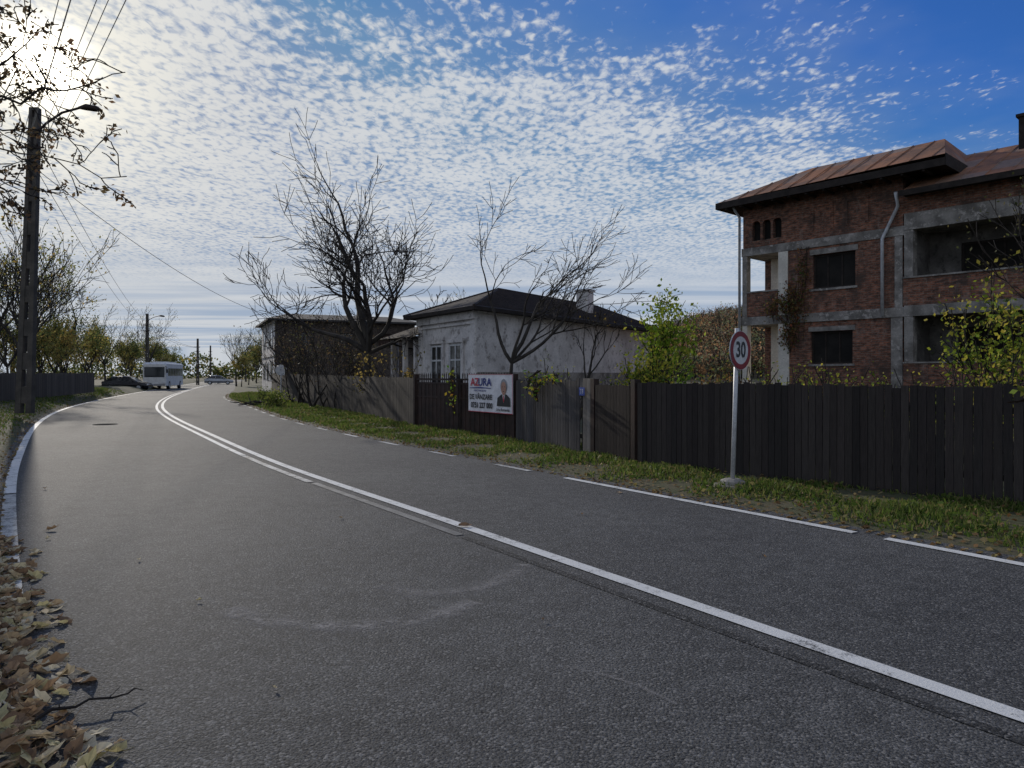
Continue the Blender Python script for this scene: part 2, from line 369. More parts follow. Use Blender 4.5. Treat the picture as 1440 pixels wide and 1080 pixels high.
# ------------------------------------------------------------------ leaves near the camera
def dryleaf(mb, p, s, rng, col):
    n = 12; curl = rng.uniform(-.6, 1.5); rot = Matrix.Rotation(rng.uniform(0, 6.28), 3, 'Z') @ Matrix.Rotation(rng.gauss(0, .3), 3, 'X') @ Matrix.Rotation(rng.gauss(0, .3), 3, 'Y')
    lob = rng.uniform(.05, .2); ring = []
    for k in range(n):
        a = 2*math.pi*k/n; r = s*.5*(1-lob*(k % 2))*(1+rng.uniform(-.1, .1)); x = math.cos(a)*r*1.15; y = math.sin(a)*r*.7
        if k == 0: x *= 1.35
        ring.append(Vector((x, y, curl*(y*y)/s*1.8+rng.gauss(0, .004)+.25*curl*x*x/s)))
    c0 = Vector((0, 0, -.004)); P = Vector(p); base = len(mb.v)
    mb.v.append(tuple(P+rot@c0))
    for q in ring: mb.v.append(tuple(P+rot@q))
    for k in range(n):
        f = .85+.3*rng.random(); mb.f.append((base, base+1+k, base+1+(k+1) % n)); mb.c.append(tuple(x*f for x in col)); mb.m.append(0)
    q = rot@Vector((-s*.5, 0, 0)); mb.tube([P+q*.3, P+q*1.1, P+q*1.7+Vector((0, 0, .01))], [.002, .002, .0015], 3, tuple(x*.6 for x in col))
mb = MB(); rng = random.Random(11)
hc = [(.42, .30, .17), (.52, .41, .25), (.28, .18, .10), (.58, .49, .31), (.36, .23, .13), (.48, .42, .22), (.62, .55, .40), (.20, .13, .08)]
for i in range(3000):
    y = rng.uniform(2.0, 7.0); xe = -1.72-.77*(y-2.89)+.06*math.sin(y*7)+.05*math.sin(y*17)
    if y > 3.2: xe -= .10
    x = xe-2.0*rng.random()**1.25
    if rng.random() < .04: x = xe+rng.random()*.2
    dpt = max(0, min(1, (xe-x)/.4))
    dryleaf(mb, (x, y, .012+.09*dpt*rng.random()), rng.uniform(.045, .125), rng, rng.choice(hc))
build(mb, 'fallen_leaves', M_litter, kind='stuff')
for nm, (x, y, s) in enumerate(((-.5, 7.45, .12), (-4.72, 7.3, .10), (-4.5, 6.9, .06), (-3.2, 6.1, .04), (-1.2, 3.6, .025), (1.45, 9.6, .08), (-6.5, 9.9, .07), (2.2, 6.2, .03), (-2.2, 5.0, .03), (0.2, 4.6, .02), (-1.9, 7.9, .04), (.8, 8.1, .035))):
    mb = MB(); dryleaf(mb, (0, 0, .02), s, rng, rng.choice(hc)); build(mb, 'fallen_leaf', M_litter, label='single curled dry brown leaf lying on the asphalt', cat='leaf', loc=(x, y, 0), group='dry leaves scattered on the road')
mb = MB(); rng = random.Random(2)
for P0, P1 in (((-.30, -.20), (.06, .12)),):
    a = Vector((*P0, .05)); b = Vector((*P1, .04)); pts = [a.lerp(b, t)+Vector((rng.gauss(0, .012), rng.gauss(0, .012), rng.uniform(-.01, .02))) for t in (0, .12, .25, .4, .5, .6, .7, .8, .9, 1)]
    mb.tube(pts, [.010, .009, .008, .007, .006, .006, .005, .004, .003, .002], 5)
    for k in (2, 5, 7):
        d = Vector((rng.uniform(-.06, .08), rng.uniform(-.02, .08), .02)); mb.tube([pts[k], pts[k]+d*.6+Vector((.01, 0, .01)), pts[k]+d], [.004, .003, .002], 4)
build(mb, 'broken_branch', M_twig, label='small dead branch lying on dry leaves at the road edge', cat='branch', loc=(-1.88, 3.42, 0.0))
# ------------------------------------------------------------------ trees
class Tree:
    def __init__(s, seed): s.rng = random.Random(seed); s.br = []; s.tips = []
    def grow(s, p, d, L, r, lvl, maxl, up=.12, spread=.8, kids=(3, 4), shrink=.68, wig=.22, t0=.35):
        rng = s.rng; p = Vector(p); d = Vector(d).normalized(); ns = 6 if lvl < 2 else (4 if lvl < 4 else 3)
        pts = [p.copy()]; ds = [d.copy()]; rads = [r]; end = .55 if lvl < maxl else .4
        for i in range(ns):
            d = (d+Vector((rng.gauss(0, wig), rng.gauss(0, wig), rng.gauss(0, wig)+up))*.7).normalized()
            p = p+d*L/ns; pts.append(p.copy()); ds.append(d.copy()); rads.append(max(.0085, r*(1-(1-end)*(i+1)/ns)))
        s.br.append((lvl, pts, rads))
        if lvl >= maxl: s.tips += pts[1:]; return
        for k in range(rng.randint(*kids)):
            t = 1.0 if k == 0 else rng.uniform(t0, 1); i = min(ns, max(1, int(t*ns+.5)))
            dd = ds[i]; ax = dd.cross(Vector((rng.gauss(0, 1), rng.gauss(0, 1), rng.gauss(0, 1)))).normalized()
            an = rng.uniform(.35, 1.0)*spread*(.6 if k == 0 else 1); cd = dd*math.cos(an)+ax*math.sin(an)
            s.grow(pts[i], cd, L*shrink*rng.uniform(.75, 1.2), max(.0085, rads[i]*(.82 if k == 0 else .62)), lvl+1, maxl, up, spread, kids, shrink, wig, .2)
    def make(s, name, label, cat, loc, rot=0, leaves=0, lsize=.12, cols=None, group=None, spread=.25, minr=0):
        e = thing(name, label, cat, loc, rot, group); a = MB(); b = MB()
        for lvl, pts, rads in s.br:
            rads = [max(minr, x) for x in rads]
            (a if lvl < 2 else b).tube(pts, rads, 8 if lvl < 1 else (6 if lvl < 2 else 3 if lvl > 3 else 4), cap=(lvl < 1))
        build(a, 'trunk', M_bark, e, smooth=True); cr = None
        if b.f: cr = build(b, 'crown', M_twig, e, smooth=True)
        if leaves:
            m = MB(); rng = s.rng; clump = {}
            for i in range(leaves):
                j = rng.randrange(len(s.tips)); q = s.tips[j]; key = j//9
                if key not in clump: clump[key] = rng.choice(cols) if rng.random() < .8 else None
                c = clump[key]
                if c is None: continue
                if rng.random() < .3: c = rng.choice(cols)
                f = rng.uniform(.6, 1.3); m.leaf(q+Vector((rng.gauss(0, spread), rng.gauss(0, spread), rng.gauss(0, spread))), lsize*rng.uniform(.6, 1.3), rng, tuple(x*f for x in c))
            if m.f: build(m, 'foliage', M_leaf, cr if cr else e)
        return e
t = Tree(21)
t.grow((0, 0, 0), (.02, 0, 1), 3.3, .26, 0, 0, .02, wig=.05)
top = t.br[0][1][-1]
for d, L, r in (((-.8, -.1, .9), 3.1, .15), ((-.45, .2, 1.2), 4.0, .17), ((.3, -.2, 1.1), 2.9, .14), ((.9, .1, .8), 2.4, .12), ((-1.2, .3, .45), 2.9, .12), ((.2, -.8, .8), 2.2, .10), ((-.6, .7, .9), 2.6, .10), ((1.2, 0, .25), 2.2, .09)):
    t.grow(top-Vector((0, 0, random.Random(L).uniform(0, .8))), d, L, r, 1, 5, .06, .95, (3, 4), .70, .2)
t.make('walnut_tree', 'large leafless tree with spreading dark limbs behind the wooden fence', 'tree', (-6.2, 30, 0), minr=.013)
t = Tree(8)
t.grow((0, 0, 0), (-.02, 0, 1), 2.0, .12, 0, 0, .02, wig=.06); top = t.br[0][1][-1]
for d, L, r in (((-.45, 0, 1), 2.1, .06), ((.35, .1, 1), 2.2, .07), ((1.1, 0, .8), 2.3, .06), ((.9, .4, .5), 2.0, .05), ((.1, -.4, 1), 1.9, .05)):
    t.grow(top, d, L, r, 1, 5, .06, .8, (2, 4), .66, .16)
t.make('fruit_tree', 'slim bare fruit tree in front of the white plastered house', 'tree', (-.1, 22, 0), leaves=0, minr=.009)
t = Tree(14)
t.grow((0, 0, 0), (.25, 0, 1), 2.0, .07, 0, 4, .1, .7, (2, 4), .62, .14)
t.make('fruit_tree', 'thin leaning bare tree beside the house wall', 'tree', (2.1, 23, 0), leaves=60, lsize=.1, cols=[(.2, .14, .04)])
def shrub(seed, name, label, cat, loc, h, n, leaves, cols, lsize=.1, lvl=3, sp=.15, minr=0, lean=.5, group=None):
    t = Tree(seed); rng = t.rng
    for i in range(n):
        a = rng.uniform(0, 6.28); t.grow((rng.gauss(0, .2), rng.gauss(0, .2), 0), (math.cos(a)*lean, math.sin(a)*lean, 1), h*rng.uniform(.40, .58), .02+h*.006, 1, lvl+1, .08, .6, (3, 3), .58, .15)
    return t.make(name, label, cat, loc, leaves=leaves, lsize=lsize, cols=cols, spread=sp, minr=minr, group=group)
brn = [(.08, .06, .035), (.11, .075, .04), (.07, .07, .03)]
for i, (x, y, h) in enumerate(((-9.2, 33, 4.2), (-11.3, 38, 4.8), (-7.4, 31.5, 3.4), (-13.4, 45, 4.6), (-10.0, 42, 5.6), (-15.6, 50, 4.0))):
    shrub(30+i, 'bare_shrub', 'tall tangled bare shrub growing behind the fence', 'shrub', (x, y, 0), h, 7, 600, brn, .11, 3, .3, .012, group='tangled shrubs behind the long fence')
yg = [(.26, .30, .03), (.38, .36, .05), (.16, .22, .03), (.45, .38, .06), (.10, .16, .02)]
shrub(41, 'yellow_shrub', 'small yellowing leafy shrub beside the porch', 'shrub', (-4.6, 27.5, 0), 2.4, 7, 600, [(.42, .3, .08), (.3, .22, .07), (.2, .17, .05)], .12, 3, .15)
shrub(42, 'young_leafy_tree', 'young tree with yellow-green leaves behind the fence', 'tree', (4.3, 20, 0), 3.6, 5, 2600, [(.22, .32, .03), (.32, .38, .05), (.14, .24, .03), (.42, .40, .06)], .13, 3, .18, lean=.11)
shrub(43, 'leafy_shrub', 'low yellow-green shrub behind the wooden fence', 'shrub', (3.3, 18.8, 0), 2.1, 9, 2000, yg, .11, 3, .16)
shrub(44, 'leafy_shrub', 'low brownish shrub near the brick house', 'shrub', (6.3, 22, 0), 1.7, 8, 900, [(.2, .11, .05), (.26, .14, .05), (.16, .17, .04)], .11, 3, .2)
shrub(45, 'leafy_shrub', 'upright yellow-green shrub standing behind the dark fence', 'shrub', (8.8, 12.6, 0), 2.9, 7, 2600, yg, .09, 3, .15, lean=.14)
shrub(46, 'bare_tree', 'slender bare tree with twigs near the brick house', 'tree', (10.2, 13.6, 0), 5.6, 6, 1100, [(.09, .10, .03), (.14, .12, .04)], .08, 4, .2, lean=.22)
for i, (x, y, h) in enumerate(((4.4, 12.1, 1.75), (5.3, 11.5, 1.7), (6.5, 10.4, 1.65), (1.2, 16.3, 1.8), (6.2, 13.5, 1.95), (7.6, 12.8, 1.9), (4.9, 14.4, 1.95), (7.6, 10.8, 1.75))):
    shrub(50+i, 'tall_weed', 'yellow-green weed rising just above the dark fence', 'weed', (x, y, 0), h, 7, 520, yg, .06, 2, .09, group='weeds growing along the fence', lean=.25)
# overhanging tree near pole
t = Tree(77)
t.grow((0, 0, 0), (0, 0, 1), 6.5, .3, 0, 0, .02, wig=.05)
def limb(pts, r, nk=3):
    K = [Vector(p) for p in pts]; V = [K[0]]
    for a, b in zip(K, K[1:]):
        for k in (1, 2, 3): V.append(a.lerp(b, k/3)+Vector((t.rng.gauss(0, .05), t.rng.gauss(0, .06), t.rng.gauss(0, .07))))
    rads = [max(.008, r*(1-i/len(V)*.9)) for i in range(len(V))]
    t.br.append((1, V, rads))
    for i in range(2, len(V)):
        seg_ = V[i]-V[i-1]
        for k in range(nk if i > 3 else 1):
            q = V[i-1]+seg_*t.rng.random(); d = seg_.normalized()*.35+Vector((t.rng.gauss(0, .4), t.rng.gauss(0, .5), t.rng.gauss(-.25, .5)))
            t.grow(q, d, t.rng.uniform(.25, .55), .010, 2, 4, -.06, .9, (2, 3), .62, .25)
limb([(0, 0, 4.8), (1.6, -.3, 5.5), (3.0, -.4, 5.75), (3.9, -.6, 5.8), (5.0, -.7, 6.0)], .035, 1)
limb([(0, 0, 5.8), (1.5, -.8, 6.7), (2.6, -1.0, 6.9), (3.3, -1.2, 7.0)], .04, 2)
limb([(0, 0, 4.2), (1.6, -.6, 4.6), (3.0, -.9, 4.7), (3.9, -1.0, 4.5), (5.0, -1.0, 4.15)], .022, 1)
limb([(0, 0, 5.6), (1.4, -.2, 6.0), (2.6, -.3, 6.3), (3.2, -.4, 6.8)], .035, 3)
limb([(0, 0, 4.0), (1.2, -.4, 4.6), (2.3, -.5, 5.3), (3.0, -.5, 6.1)], .035, 3)
limb([(0, 0, 3.4), (1.2, -.4, 3.8), (2.4, -.5, 4.3), (3.0, -.5, 4.3)], .025, 2)
limb([(0, 0, 5.2), (1.6, .2, 5.6), (2.6, .3, 5.4), (3.6, .2, 5.2)], .025, 1)
t.make('overhanging_tree', 'roadside tree with nearly bare branches and few dry leaves', 'tree', (-11.0, 12, .4), leaves=2200, lsize=.09, cols=[(.16, .11, .06), (.22, .13, .07), (.12, .09, .045)], spread=.05)
def bgtree(seed, h, leaves, cols, lsize, minr, name='roadside_tree', label='tall bare roadside tree with some yellowed leaves', lvl=5, kids=(3, 3)):
    t = Tree(seed); t.grow((0, 0, 0), (0, 0, 1), h*.28, h*.016, 0, 0, .02, wig=.05); top = t.br[0][1][-1]
    for k in range(5):
        a = k*1.3+t.rng.random(); t.grow(top, (math.cos(a)*.7, math.sin(a)*.7, 1.1), h*.26, h*.008, 1, lvl, .1, .8, kids, .72, .18)
    return t.make(name, label, 'tree', (0, 0, -50), leaves=leaves, lsize=lsize, cols=cols, spread=h*.03, minr=minr, group='trees lining the road')
yel = [(.34, .29, .08), (.24, .24, .07), (.42, .29, .08), (.14, .17, .05)]
grn = [(.11, .15, .05), (.16, .19, .06), (.26, .25, .07), (.08, .11, .04), (.36, .28, .08)]
bA = bgtree(61, 13, 1300, yel, .2, .018, lvl=5, kids=(2, 3)); bB = bgtree(62, 12, 400, yel, .18, .018, lvl=5, kids=(2, 3)); bC = bgtree(63, 9, 3600, grn, .24, .018, label='leafy autumn tree with dull green and yellow crown', lvl=4); bD = bgtree(64, 8, 3200, yel, .22, .018, label='autumn tree with yellow-brown leaves', lvl=4)
rng = random.Random(3)
spots = [(bA, -33.5, 46, .98), (bB, -29.6, 43, .85), (bA, -38, 55, 1.05), (bB, -36.5, 52, 1.05), (bD, -32, 50, .8), (bC, -38, 60, .75), (bD, -36, 57, .7), (bC, -44, 66, .85), (bD, -42, 70, .8), (bC, -47.5, 80, .9), (bD, -52, 88, .95), (bB, -48, 84, .8),
         (bC, -53, 98, .9), (bD, -58, 108, .95), (bD, -56, 104, .8), (bB, -60, 118, 1.0), (bC, -63, 124, .9), (bC, -70, 140, 1.0), (bD, -66, 134, .8), (bC, -80, 165, 1.0), (bD, -32, 42, .5), (bD, -27.5, 39, .42), (bB, -25.5, 36, .6), (bA, -43, 62, 1.0), (bB, -40.5, 64, .95), (bD, -35, 48, .7), (bD, -30, 45, .6),
         (bC, -40, 108, .7), (bB, -38, 98, .7), (bC, -46, 128, .9), (bC, -54, 150, .9), (bD, -35, 92, .6), (bC, -62, 170, 1.0), (bB, -58, 155, 1.0), (bC, -29, 84, .65), (bB, -27, 80, .6),
         (bB, -2, 60, .7), (bB, -7, 75, .85)]
for s_, x, y, sc in spots: copy_thing(s_, (x, y, -.02), rng.uniform(0, 6.28), sc*rng.uniform(.95, 1.08))
for s_ in (bA, bB, bC, bD):
    for ch in list(s_.children_recursive): bpy.data.objects.remove(ch)
    bpy.data.objects.remove(s_)
# hill + forest
def hz(x, y): return (5*sst(-60, 30, x)+24*sst(5, 125, x)+1.2*math.sin(x*.11+1))*sst(120, 260, y)+14*sst(240, 420, y)*sst(60, 300, x)-.05
def hh_(x, y): return max(-.05, hz(x*.66, y*.66+62))*1.15 if False else hz(x, y)
mb = MB(); nx, ny = 60, 40
for i in range(nx+1):
    for j in range(ny+1):
        x = -90+i*9; y = 100+j*9; mb.v.append((x, y, hz(x, y)-.03))
for i in range(nx):
    for j in range(ny):
        a = i*(ny+1)+j; mb.f.append((a, a+ny+1, a+ny+2, a+1)); mb.c.append((.5,)*3); mb.m.append(0)
build(mb, 'hill', nmat('autumn_hillside', (.16, .13, .08), (.13, .13, .075), .12, .95, .5, 3, c3=(.20, .13, .08)), kind='structure', smooth=True)
mt = MB(); ml = MB(); rng = random.Random(9)
fc = [(.30, .16, .09), (.36, .20, .10), (.24, .19, .12), (.19, .21, .11), (.42, .24, .11), (.22, .18, .13), (.16, .19, .11), (.26, .27, .12)]  # leaf colours paled and greyed, distance haze is mixed into them
for i in range(1500):
    x = rng.uniform(-30, 190); y = rng.uniform(135, 275)
    if i < 1100: y = rng.uniform(140, 275); x = y*rng.uniform(.11, .36)
    z = hz(x, y); h = rng.uniform(3.0, 6.5); c = rng.choice(fc); wd = h*.24
    mt.tube([(x, y, z), (x+rng.gauss(0, .2), y, z+h)], [.11, .05], 3, cap=False)
    for k in range(5):
        a = rng.uniform(0, 6.28); zz = z+h*rng.uniform(.4, .9); mt.tube([(x, y, zz), (x+math.cos(a)*1.2, y+math.sin(a)*1.2, zz+1.5)], [.055, .03], 3, cap=False)
    for k in range(rng.choice((8, 60, 90))):
        f = rng.uniform(.55, 1.3); ml.leaf((x+rng.gauss(0, wd), y+rng.gauss(0, wd), z+h*.62+rng.gauss(0, h*.2)), rng.uniform(.35, .65), rng, tuple(q*f for q in c), 0, .8)
build(mt, 'hillside_woodland_trunks', M_twig, kind='stuff'); build(ml, 'hillside_woodland', M_leaf, kind='stuff')
ml = MB()
for i in range(14000):
    x = rng.uniform(-170, 40); y = 235+rng.gauss(0, 4)-x*.1; hh = 6.5+2.2*math.sin(x*.21)+1.5*math.sin(x*.57); z = rng.random()**.8*hh
    f = rng.uniform(.5, 1.2); ml.leaf((x, y, z), rng.uniform(.6, 1.2), rng, tuple(q*f for q in rng.choice(grn)), 0, .8)
build(ml, 'distant_woodland', M_leaf, kind='stuff')
# ------------------------------------------------------------------ fences and gates
def boards(mb, p0, p1, z0, h0, h1, bw, gap, rng, cols, lean=.004):
    p0 = Vector(p0); p1 = Vector(p1); L = (p1-p0).length; d = (p1-p0)/L; n = int(L/(bw+gap)); ang = math.atan2(d.y, d.x)
    for i in range(n):
        t = (i+.5)/n; p = p0+d*(L*t); h = h0+(h1-h0)*t+rng.gauss(0, .014); w = bw*rng.uniform(.92, 1.02)
        c = rng.choice(cols); f = rng.uniform(.82, 1.15); c = tuple(x*f for x in c)
        g = rng.uniform(.0, .04)
        mb.box((p.x, p.y, z0+g+(h-g)/2), (w, .022, h-g), ang+rng.gauss(0, .015), c, 0, Matrix.Rotation(rng.gauss(0, lean), 3, 'Y'))
def rails(mb, p0, p1, z0, hs, off, col=(.03, .026, .023)):
    p0 = Vector(p0); p1 = Vector(p1); L = (p1-p0).length; d = (p1-p0)/L; n = Vector((-d.y, d.x))*off; ang = math.atan2(d.y, d.x); c = (p0+p1)/2+n
    for h in hs: mb.box((c.x, c.y, z0+h), (L, .05, .08), ang, col)
    k = max(1, int(L/2.4))
    for i in range(k+1):
        q = p0.lerp(p1, i/k)+n*2.6; mb.box((q.x, q.y, z0+.6), (.1, .1, 1.2), ang, col)
def fence(label, pts, z0, h, bw, gap, cols, seed, off, group=None):
    e = thing('wooden_fence', label, 'fence', (pts[0][0], pts[0][1], z0)); rng = random.Random(seed); a = MB(); b = MB()
    for i in range(len(pts)-1):
        boards(a, pts[i], pts[i+1], z0, h[i], h[i+1], bw, gap, rng, cols); rails(b, pts[i], pts[i+1], z0, (.35, h[i]*.8), off)
    build(a, 'boards', M_wood, e, world=True); build(b, 'rails', M_wood, e, world=True); return e
dk = [(.034, .028, .026), (.040, .033, .030), (.030, .026, .024), (.045, .038, .034)]
md = [(.042, .036, .033), (.052, .045, .041), (.036, .031, .028), (.058, .050, .046)]
lt = [(.068, .062, .061), (.08, .073, .071), (.056, .050, .048)]
lb = [(.085, .070, .058), (.10, .084, .070), (.07, .058, .049)]
fence('dark weathered vertical-board fence along the grass verge', [(9.6, 4.1), (5.97, 8.29), (2.22, 12.55)], .02, [1.44, 1.44, 1.44], .098, .005, dk, 1, -.05)
fence('grey weathered board fence between the two metal gates', [(1.36, 14.22), (.10, 16.75)], .02, [1.48, 1.46], .10, .005, lt, 2, -.05)
fence('long grey-brown board fence running beside the road', [(-2.86, 21.05), (-6.29, 28.6), (-14.2, 44), (-18.9, 56)], .02, [1.50, 1.52, 1.65, 1.7], .115, .010, md, 3, -.05)
fence('grey-brown board fence on the raised grassy bank', [(-18.2, 22), (-22.3, 32), (-28.2, 48)], .42, [1.28, 1.25, 1.3], .13, .02, lb, 4, .05)
e = thing('wooden_gate_post', 'broad pale weathered timber gate post with number plate', 'post', (1.5, 13.98, 0)); ang = math.atan2(-.893, .45)
mb = MB()
for k, c in ((-.1, (.17, .15, .13)), (.03, (.20, .18, .16)), (.14, (.13, .115, .10))): mb.box((1.5+.45*k, 13.98-.893*k, .78), (.12, .05, 1.5), ang, c)
build(mb, 'post_boards', M_wood, e, world=True)
e2 = thing('house_number_plate', 'small blue enamel plate with white house number', 'number plate', (1.42, 14.06, 1.27), ang)
mb = MB(); mb.b2(-.10, .10, -.05, -.042, -.08, .08); build(mb, 'plate', M_blue, e2); text('33', .13, e2, (0, -.054, 0), M_white, 'house_number')
def gate(label, p0, p1, h, leaves, seed, solid=False):
    p0 = Vector(p0); p1 = Vector(p1); L = (p1-p0).length; d = (p1-p0)/L; ang = math.atan2(d.y, d.x); e = thing('metal_gate' if not solid else 'garden_gate', label, 'gate', (p0.x, p0.y, .0), ang)
    for s in range(leaves):
        x0 = L*s/leaves+.03; x1 = L*(s+1)/leaves-.03; a = MB(); b = MB()
        for x in (x0, x1-.05): a.b2(x, x+.05, -.03, .03, .06, h)
        for z in (.06, .95, h-.16, h-.05): a.b2(x0+.05, x1-.05, -.025, .025, z, z+.05)
        lf = build(a, 'gate_leaf', M_gatem, e)
        n = int((x1-x0)/.11); c = MB()
        if solid:
            for i in range(n+1):
                xa = x0+(x1-x0)*i/(n+1); f = .8+.4*((i*37) % 10)/10; c.b2(xa+.003, xa+(x1-x0)/(n+1)-.003, -.055, -.033, .05, h+.02*((i*13) % 5)/5, tuple(q*f for q in (.036, .028, .024)))
            build(c, 'boards', M_wood, lf)
            continue
        for i in range(1, n):
            x = x0+(x1-x0)*i/n; b.b2(x-.008, x+.008, -.01, .01, .9, h+.09); b.tube([(x, 0, h+.09), (x, 0, h+.16)], [.02, .002], 4)
        build(b, 'bars', M_gatem, lf); c.b2(x0+.05, x1-.05, -.008, .006, .1, h-.16)
        for i in range(0, n, 2):
            x = x0+(x1-x0)*i/n; c.b2(x+.03, x+.045, -.016, -.0085, .1, h-.16)
        build(c, 'panel', M_gatem, lf)
    for x in (-.06, L+.06):
        p = MB(); p.b2(x-.06, x+.06, -.06, .06, 0, h+.12); build(p, 'gate_post', M_gatem, e)
    return e
gate('wide dark metal double gate with vertical bars', (-2.80, 20.95), (.03, 16.88), 1.50, 2, 1)
gate('dark brown boarded garden gate beside the board fence', (1.63, 13.72), (2.16, 12.67), 1.40, 1, 2, True)
# banner
bx = Vector((.084-.571*.98-.821*.09, 16.8+.821*.98-.571*.09)); e = thing('advertising_banner', 'white vinyl for-sale banner with portrait hung on metal gate', 'banner', (bx.x, bx.y, 1.14), R(-55.2))
mb = MB(); W, H = 1.0, .475; nx = 16
for i in range(nx):
    a = -W+2*W*i/nx; b_ = -W+2*W*(i+1)/nx; fy = lambda x, z: .006*math.sin(x*7+z*3)
    mb.face([(a, fy(a, 0), -H), (b_, fy(b_, 0), -H), (b_, fy(b_, 0), H), (a, fy(a, 0), H)])
build(mb, 'sheet', M_banner, e, smooth=True)
mb = MB(); mb.b2(-W, W, -.016, -.012, -H, -H+.014); mb.b2(-W, W, -.016, -.012, H-.010, H); mb.b2(W-.012, W, -.0165, -.0125, -H+.015, H-.011); build(mb, 'border', M_redp, e)
text('AZ', .27, e, (-.67, -.02, .27), M_redp, 'lettering', 1.15, .006); text('URA', .27, e, (-.21, -.02, .27), M_navy, 'lettering', 1.15, .006)
mb = MB(); mb.face([(-.92, -.019, .12), (.08, -.019, .12), (.08, -.019, .135), (-.42, -.019, .155), (-.92, -.019, .135)]); build(mb, 'logo_mark', M_navy, e)
text('AGENTIE IMOBILIARA', .06, e, (-.42, -.02, .06), M_navy, bold=.001)
text('DE VÂNZARE', .18, e, (-.40, -.02, -.10), M_black, sx=.98, bold=.004)
text('0751 227 000', .19, e, (-.36, -.02, -.31), M_black, sx=.95, bold=.006)
text('Liviu Romanita', .095, e, (.60, -.02, -.385), M_black, bold=.002)
def disc(mb, cx, cz, rx, rz, y, n=20, a0=0, a1=2*math.pi):
    mb.face([(cx+rx*math.cos(a0+(a1-a0)*k/n), y, cz+rz*math.sin(a0+(a1-a0)*k/n)) for k in range(n)])
mb = MB(); mb.face([(.34, -.019, -.30), (.92, -.019, -.30), (.90, -.019, -.10), (.76, -.019, -.01), (.54, -.019, -.01), (.37, -.019, -.10)]); build(mb, 'portrait_suit', M_black, e)
mb = MB(); mb.face([(.58, -.021, -.01), (.64, -.021, -.22), (.70, -.021, -.01)]); build(mb, 'portrait_shirt', M_white, e)
mb = MB(); mb.face([(.625, -.023, -.04), (.615, -.023, -.16), (.64, -.023, -.21), (.665, -.023, -.16), (.655, -.023, -.04)]); build(mb, 'portrait_tie', M_redp, e)
mb = MB(); disc(mb, .64, .19, .135, .17, -.021); build(mb, 'portrait_hair', M_grey, e)
mb = MB(); disc(mb, .64, .14, .112, .155, -.023); mb.face([(.595, -.022, -.03), (.685, -.022, -.03), (.685, -.022, .06), (.595, -.022, .06)]); build(mb, 'portrait_face', M_skin, e)
for s in (-1, 1):
    mb = MB(); disc(mb, .64+s*.045, .17, .018, .01, -.025, 8); build(mb, 'portrait_eye', M_black, e)
mb = MB(); disc(mb, .64, .06, .035, .009, -.025, 10); build(mb, 'portrait_mouth', M_black, e)
# ------------------------------------------------------------------ speed sign
def ring(mb, r0, r1, y, zc, n=48):
    for k in range(n):
        a = 2*math.pi*k/n; b = 2*math.pi*(k+1)/n
        mb.face([(r0*math.cos(a), y, zc+r0*math.sin(a)), (r1*math.cos(a), y, zc+r1*math.sin(a)), (r1*math.cos(b), y, zc+r1*math.sin(b)), (r0*math.cos(b), y, zc+r0*math.sin(b))])
e = thing('speed_limit_sign', 'round red-and-white speed limit sign on slim grey pole in grass', 'road sign', (3.08, 9.85, .03), R(42))
mb = MB(); mb.tube([(0, .03, 0), (.065, .03, 1.1), (.125, .03, 2.22)], [.031, .031, .031], 14); build(mb, 'pole', M_galv, e, smooth=True)
cx = .115
def shiftx(mb, dx): mb.v = [(v[0]+dx, v[1], v[2]) for v in mb.v]; return mb
mb = MB(); mb.cyl((0, -.02, 1.91), .272, .012, 'y', 48); mb.tube([(0, -.014, 2.05), (0, .05, 2.05)], [.04, .04], 8); mb.tube([(0, -.014, 1.78), (0, .05, 1.78)], [.04, .04], 8); build(shiftx(mb, cx), 'backing_plate', M_galv, e)
mb = MB(); disc(mb, 0, 1.91, .195, .195, -.0305, 48); build(shiftx(mb, cx), 'sign_face', M_signw, e)
mb = MB(); ring(mb, .194, .266, -.0315, 1.91); build(shiftx(mb, cx), 'red_ring', M_red, e)
text('30', .30, e, (cx, -.034, 1.91), M_black, 'speed_number', .86, .008)
mb = MB(); mb.tube([(0, .03, -.03), (0, .03, .10), (0, .03, .13)], [.2, .17, .10], 9)
for k in range(14):
    a = k*.45; mb.box((.22*math.cos(a), .22*math.sin(a), .02), (.1, .08, .07), a)
build(mb, 'concrete_footing', M_conc, e)
e = thing('road_sign', 'round road sign seen from its grey back beside the fence', 'road sign', (-13.9, 42.8, 0), R(25))
mb = MB(); mb.tube([(0, -.03, 0), (0, -.03, 2.2)], [.035]*2, 8); build(mb, 'pole', M_galv, e); mb = MB(); mb.cyl((0, 0, 1.88), .33, .02, 'y', 28); build(mb, 'backing_plate', M_galv, e)
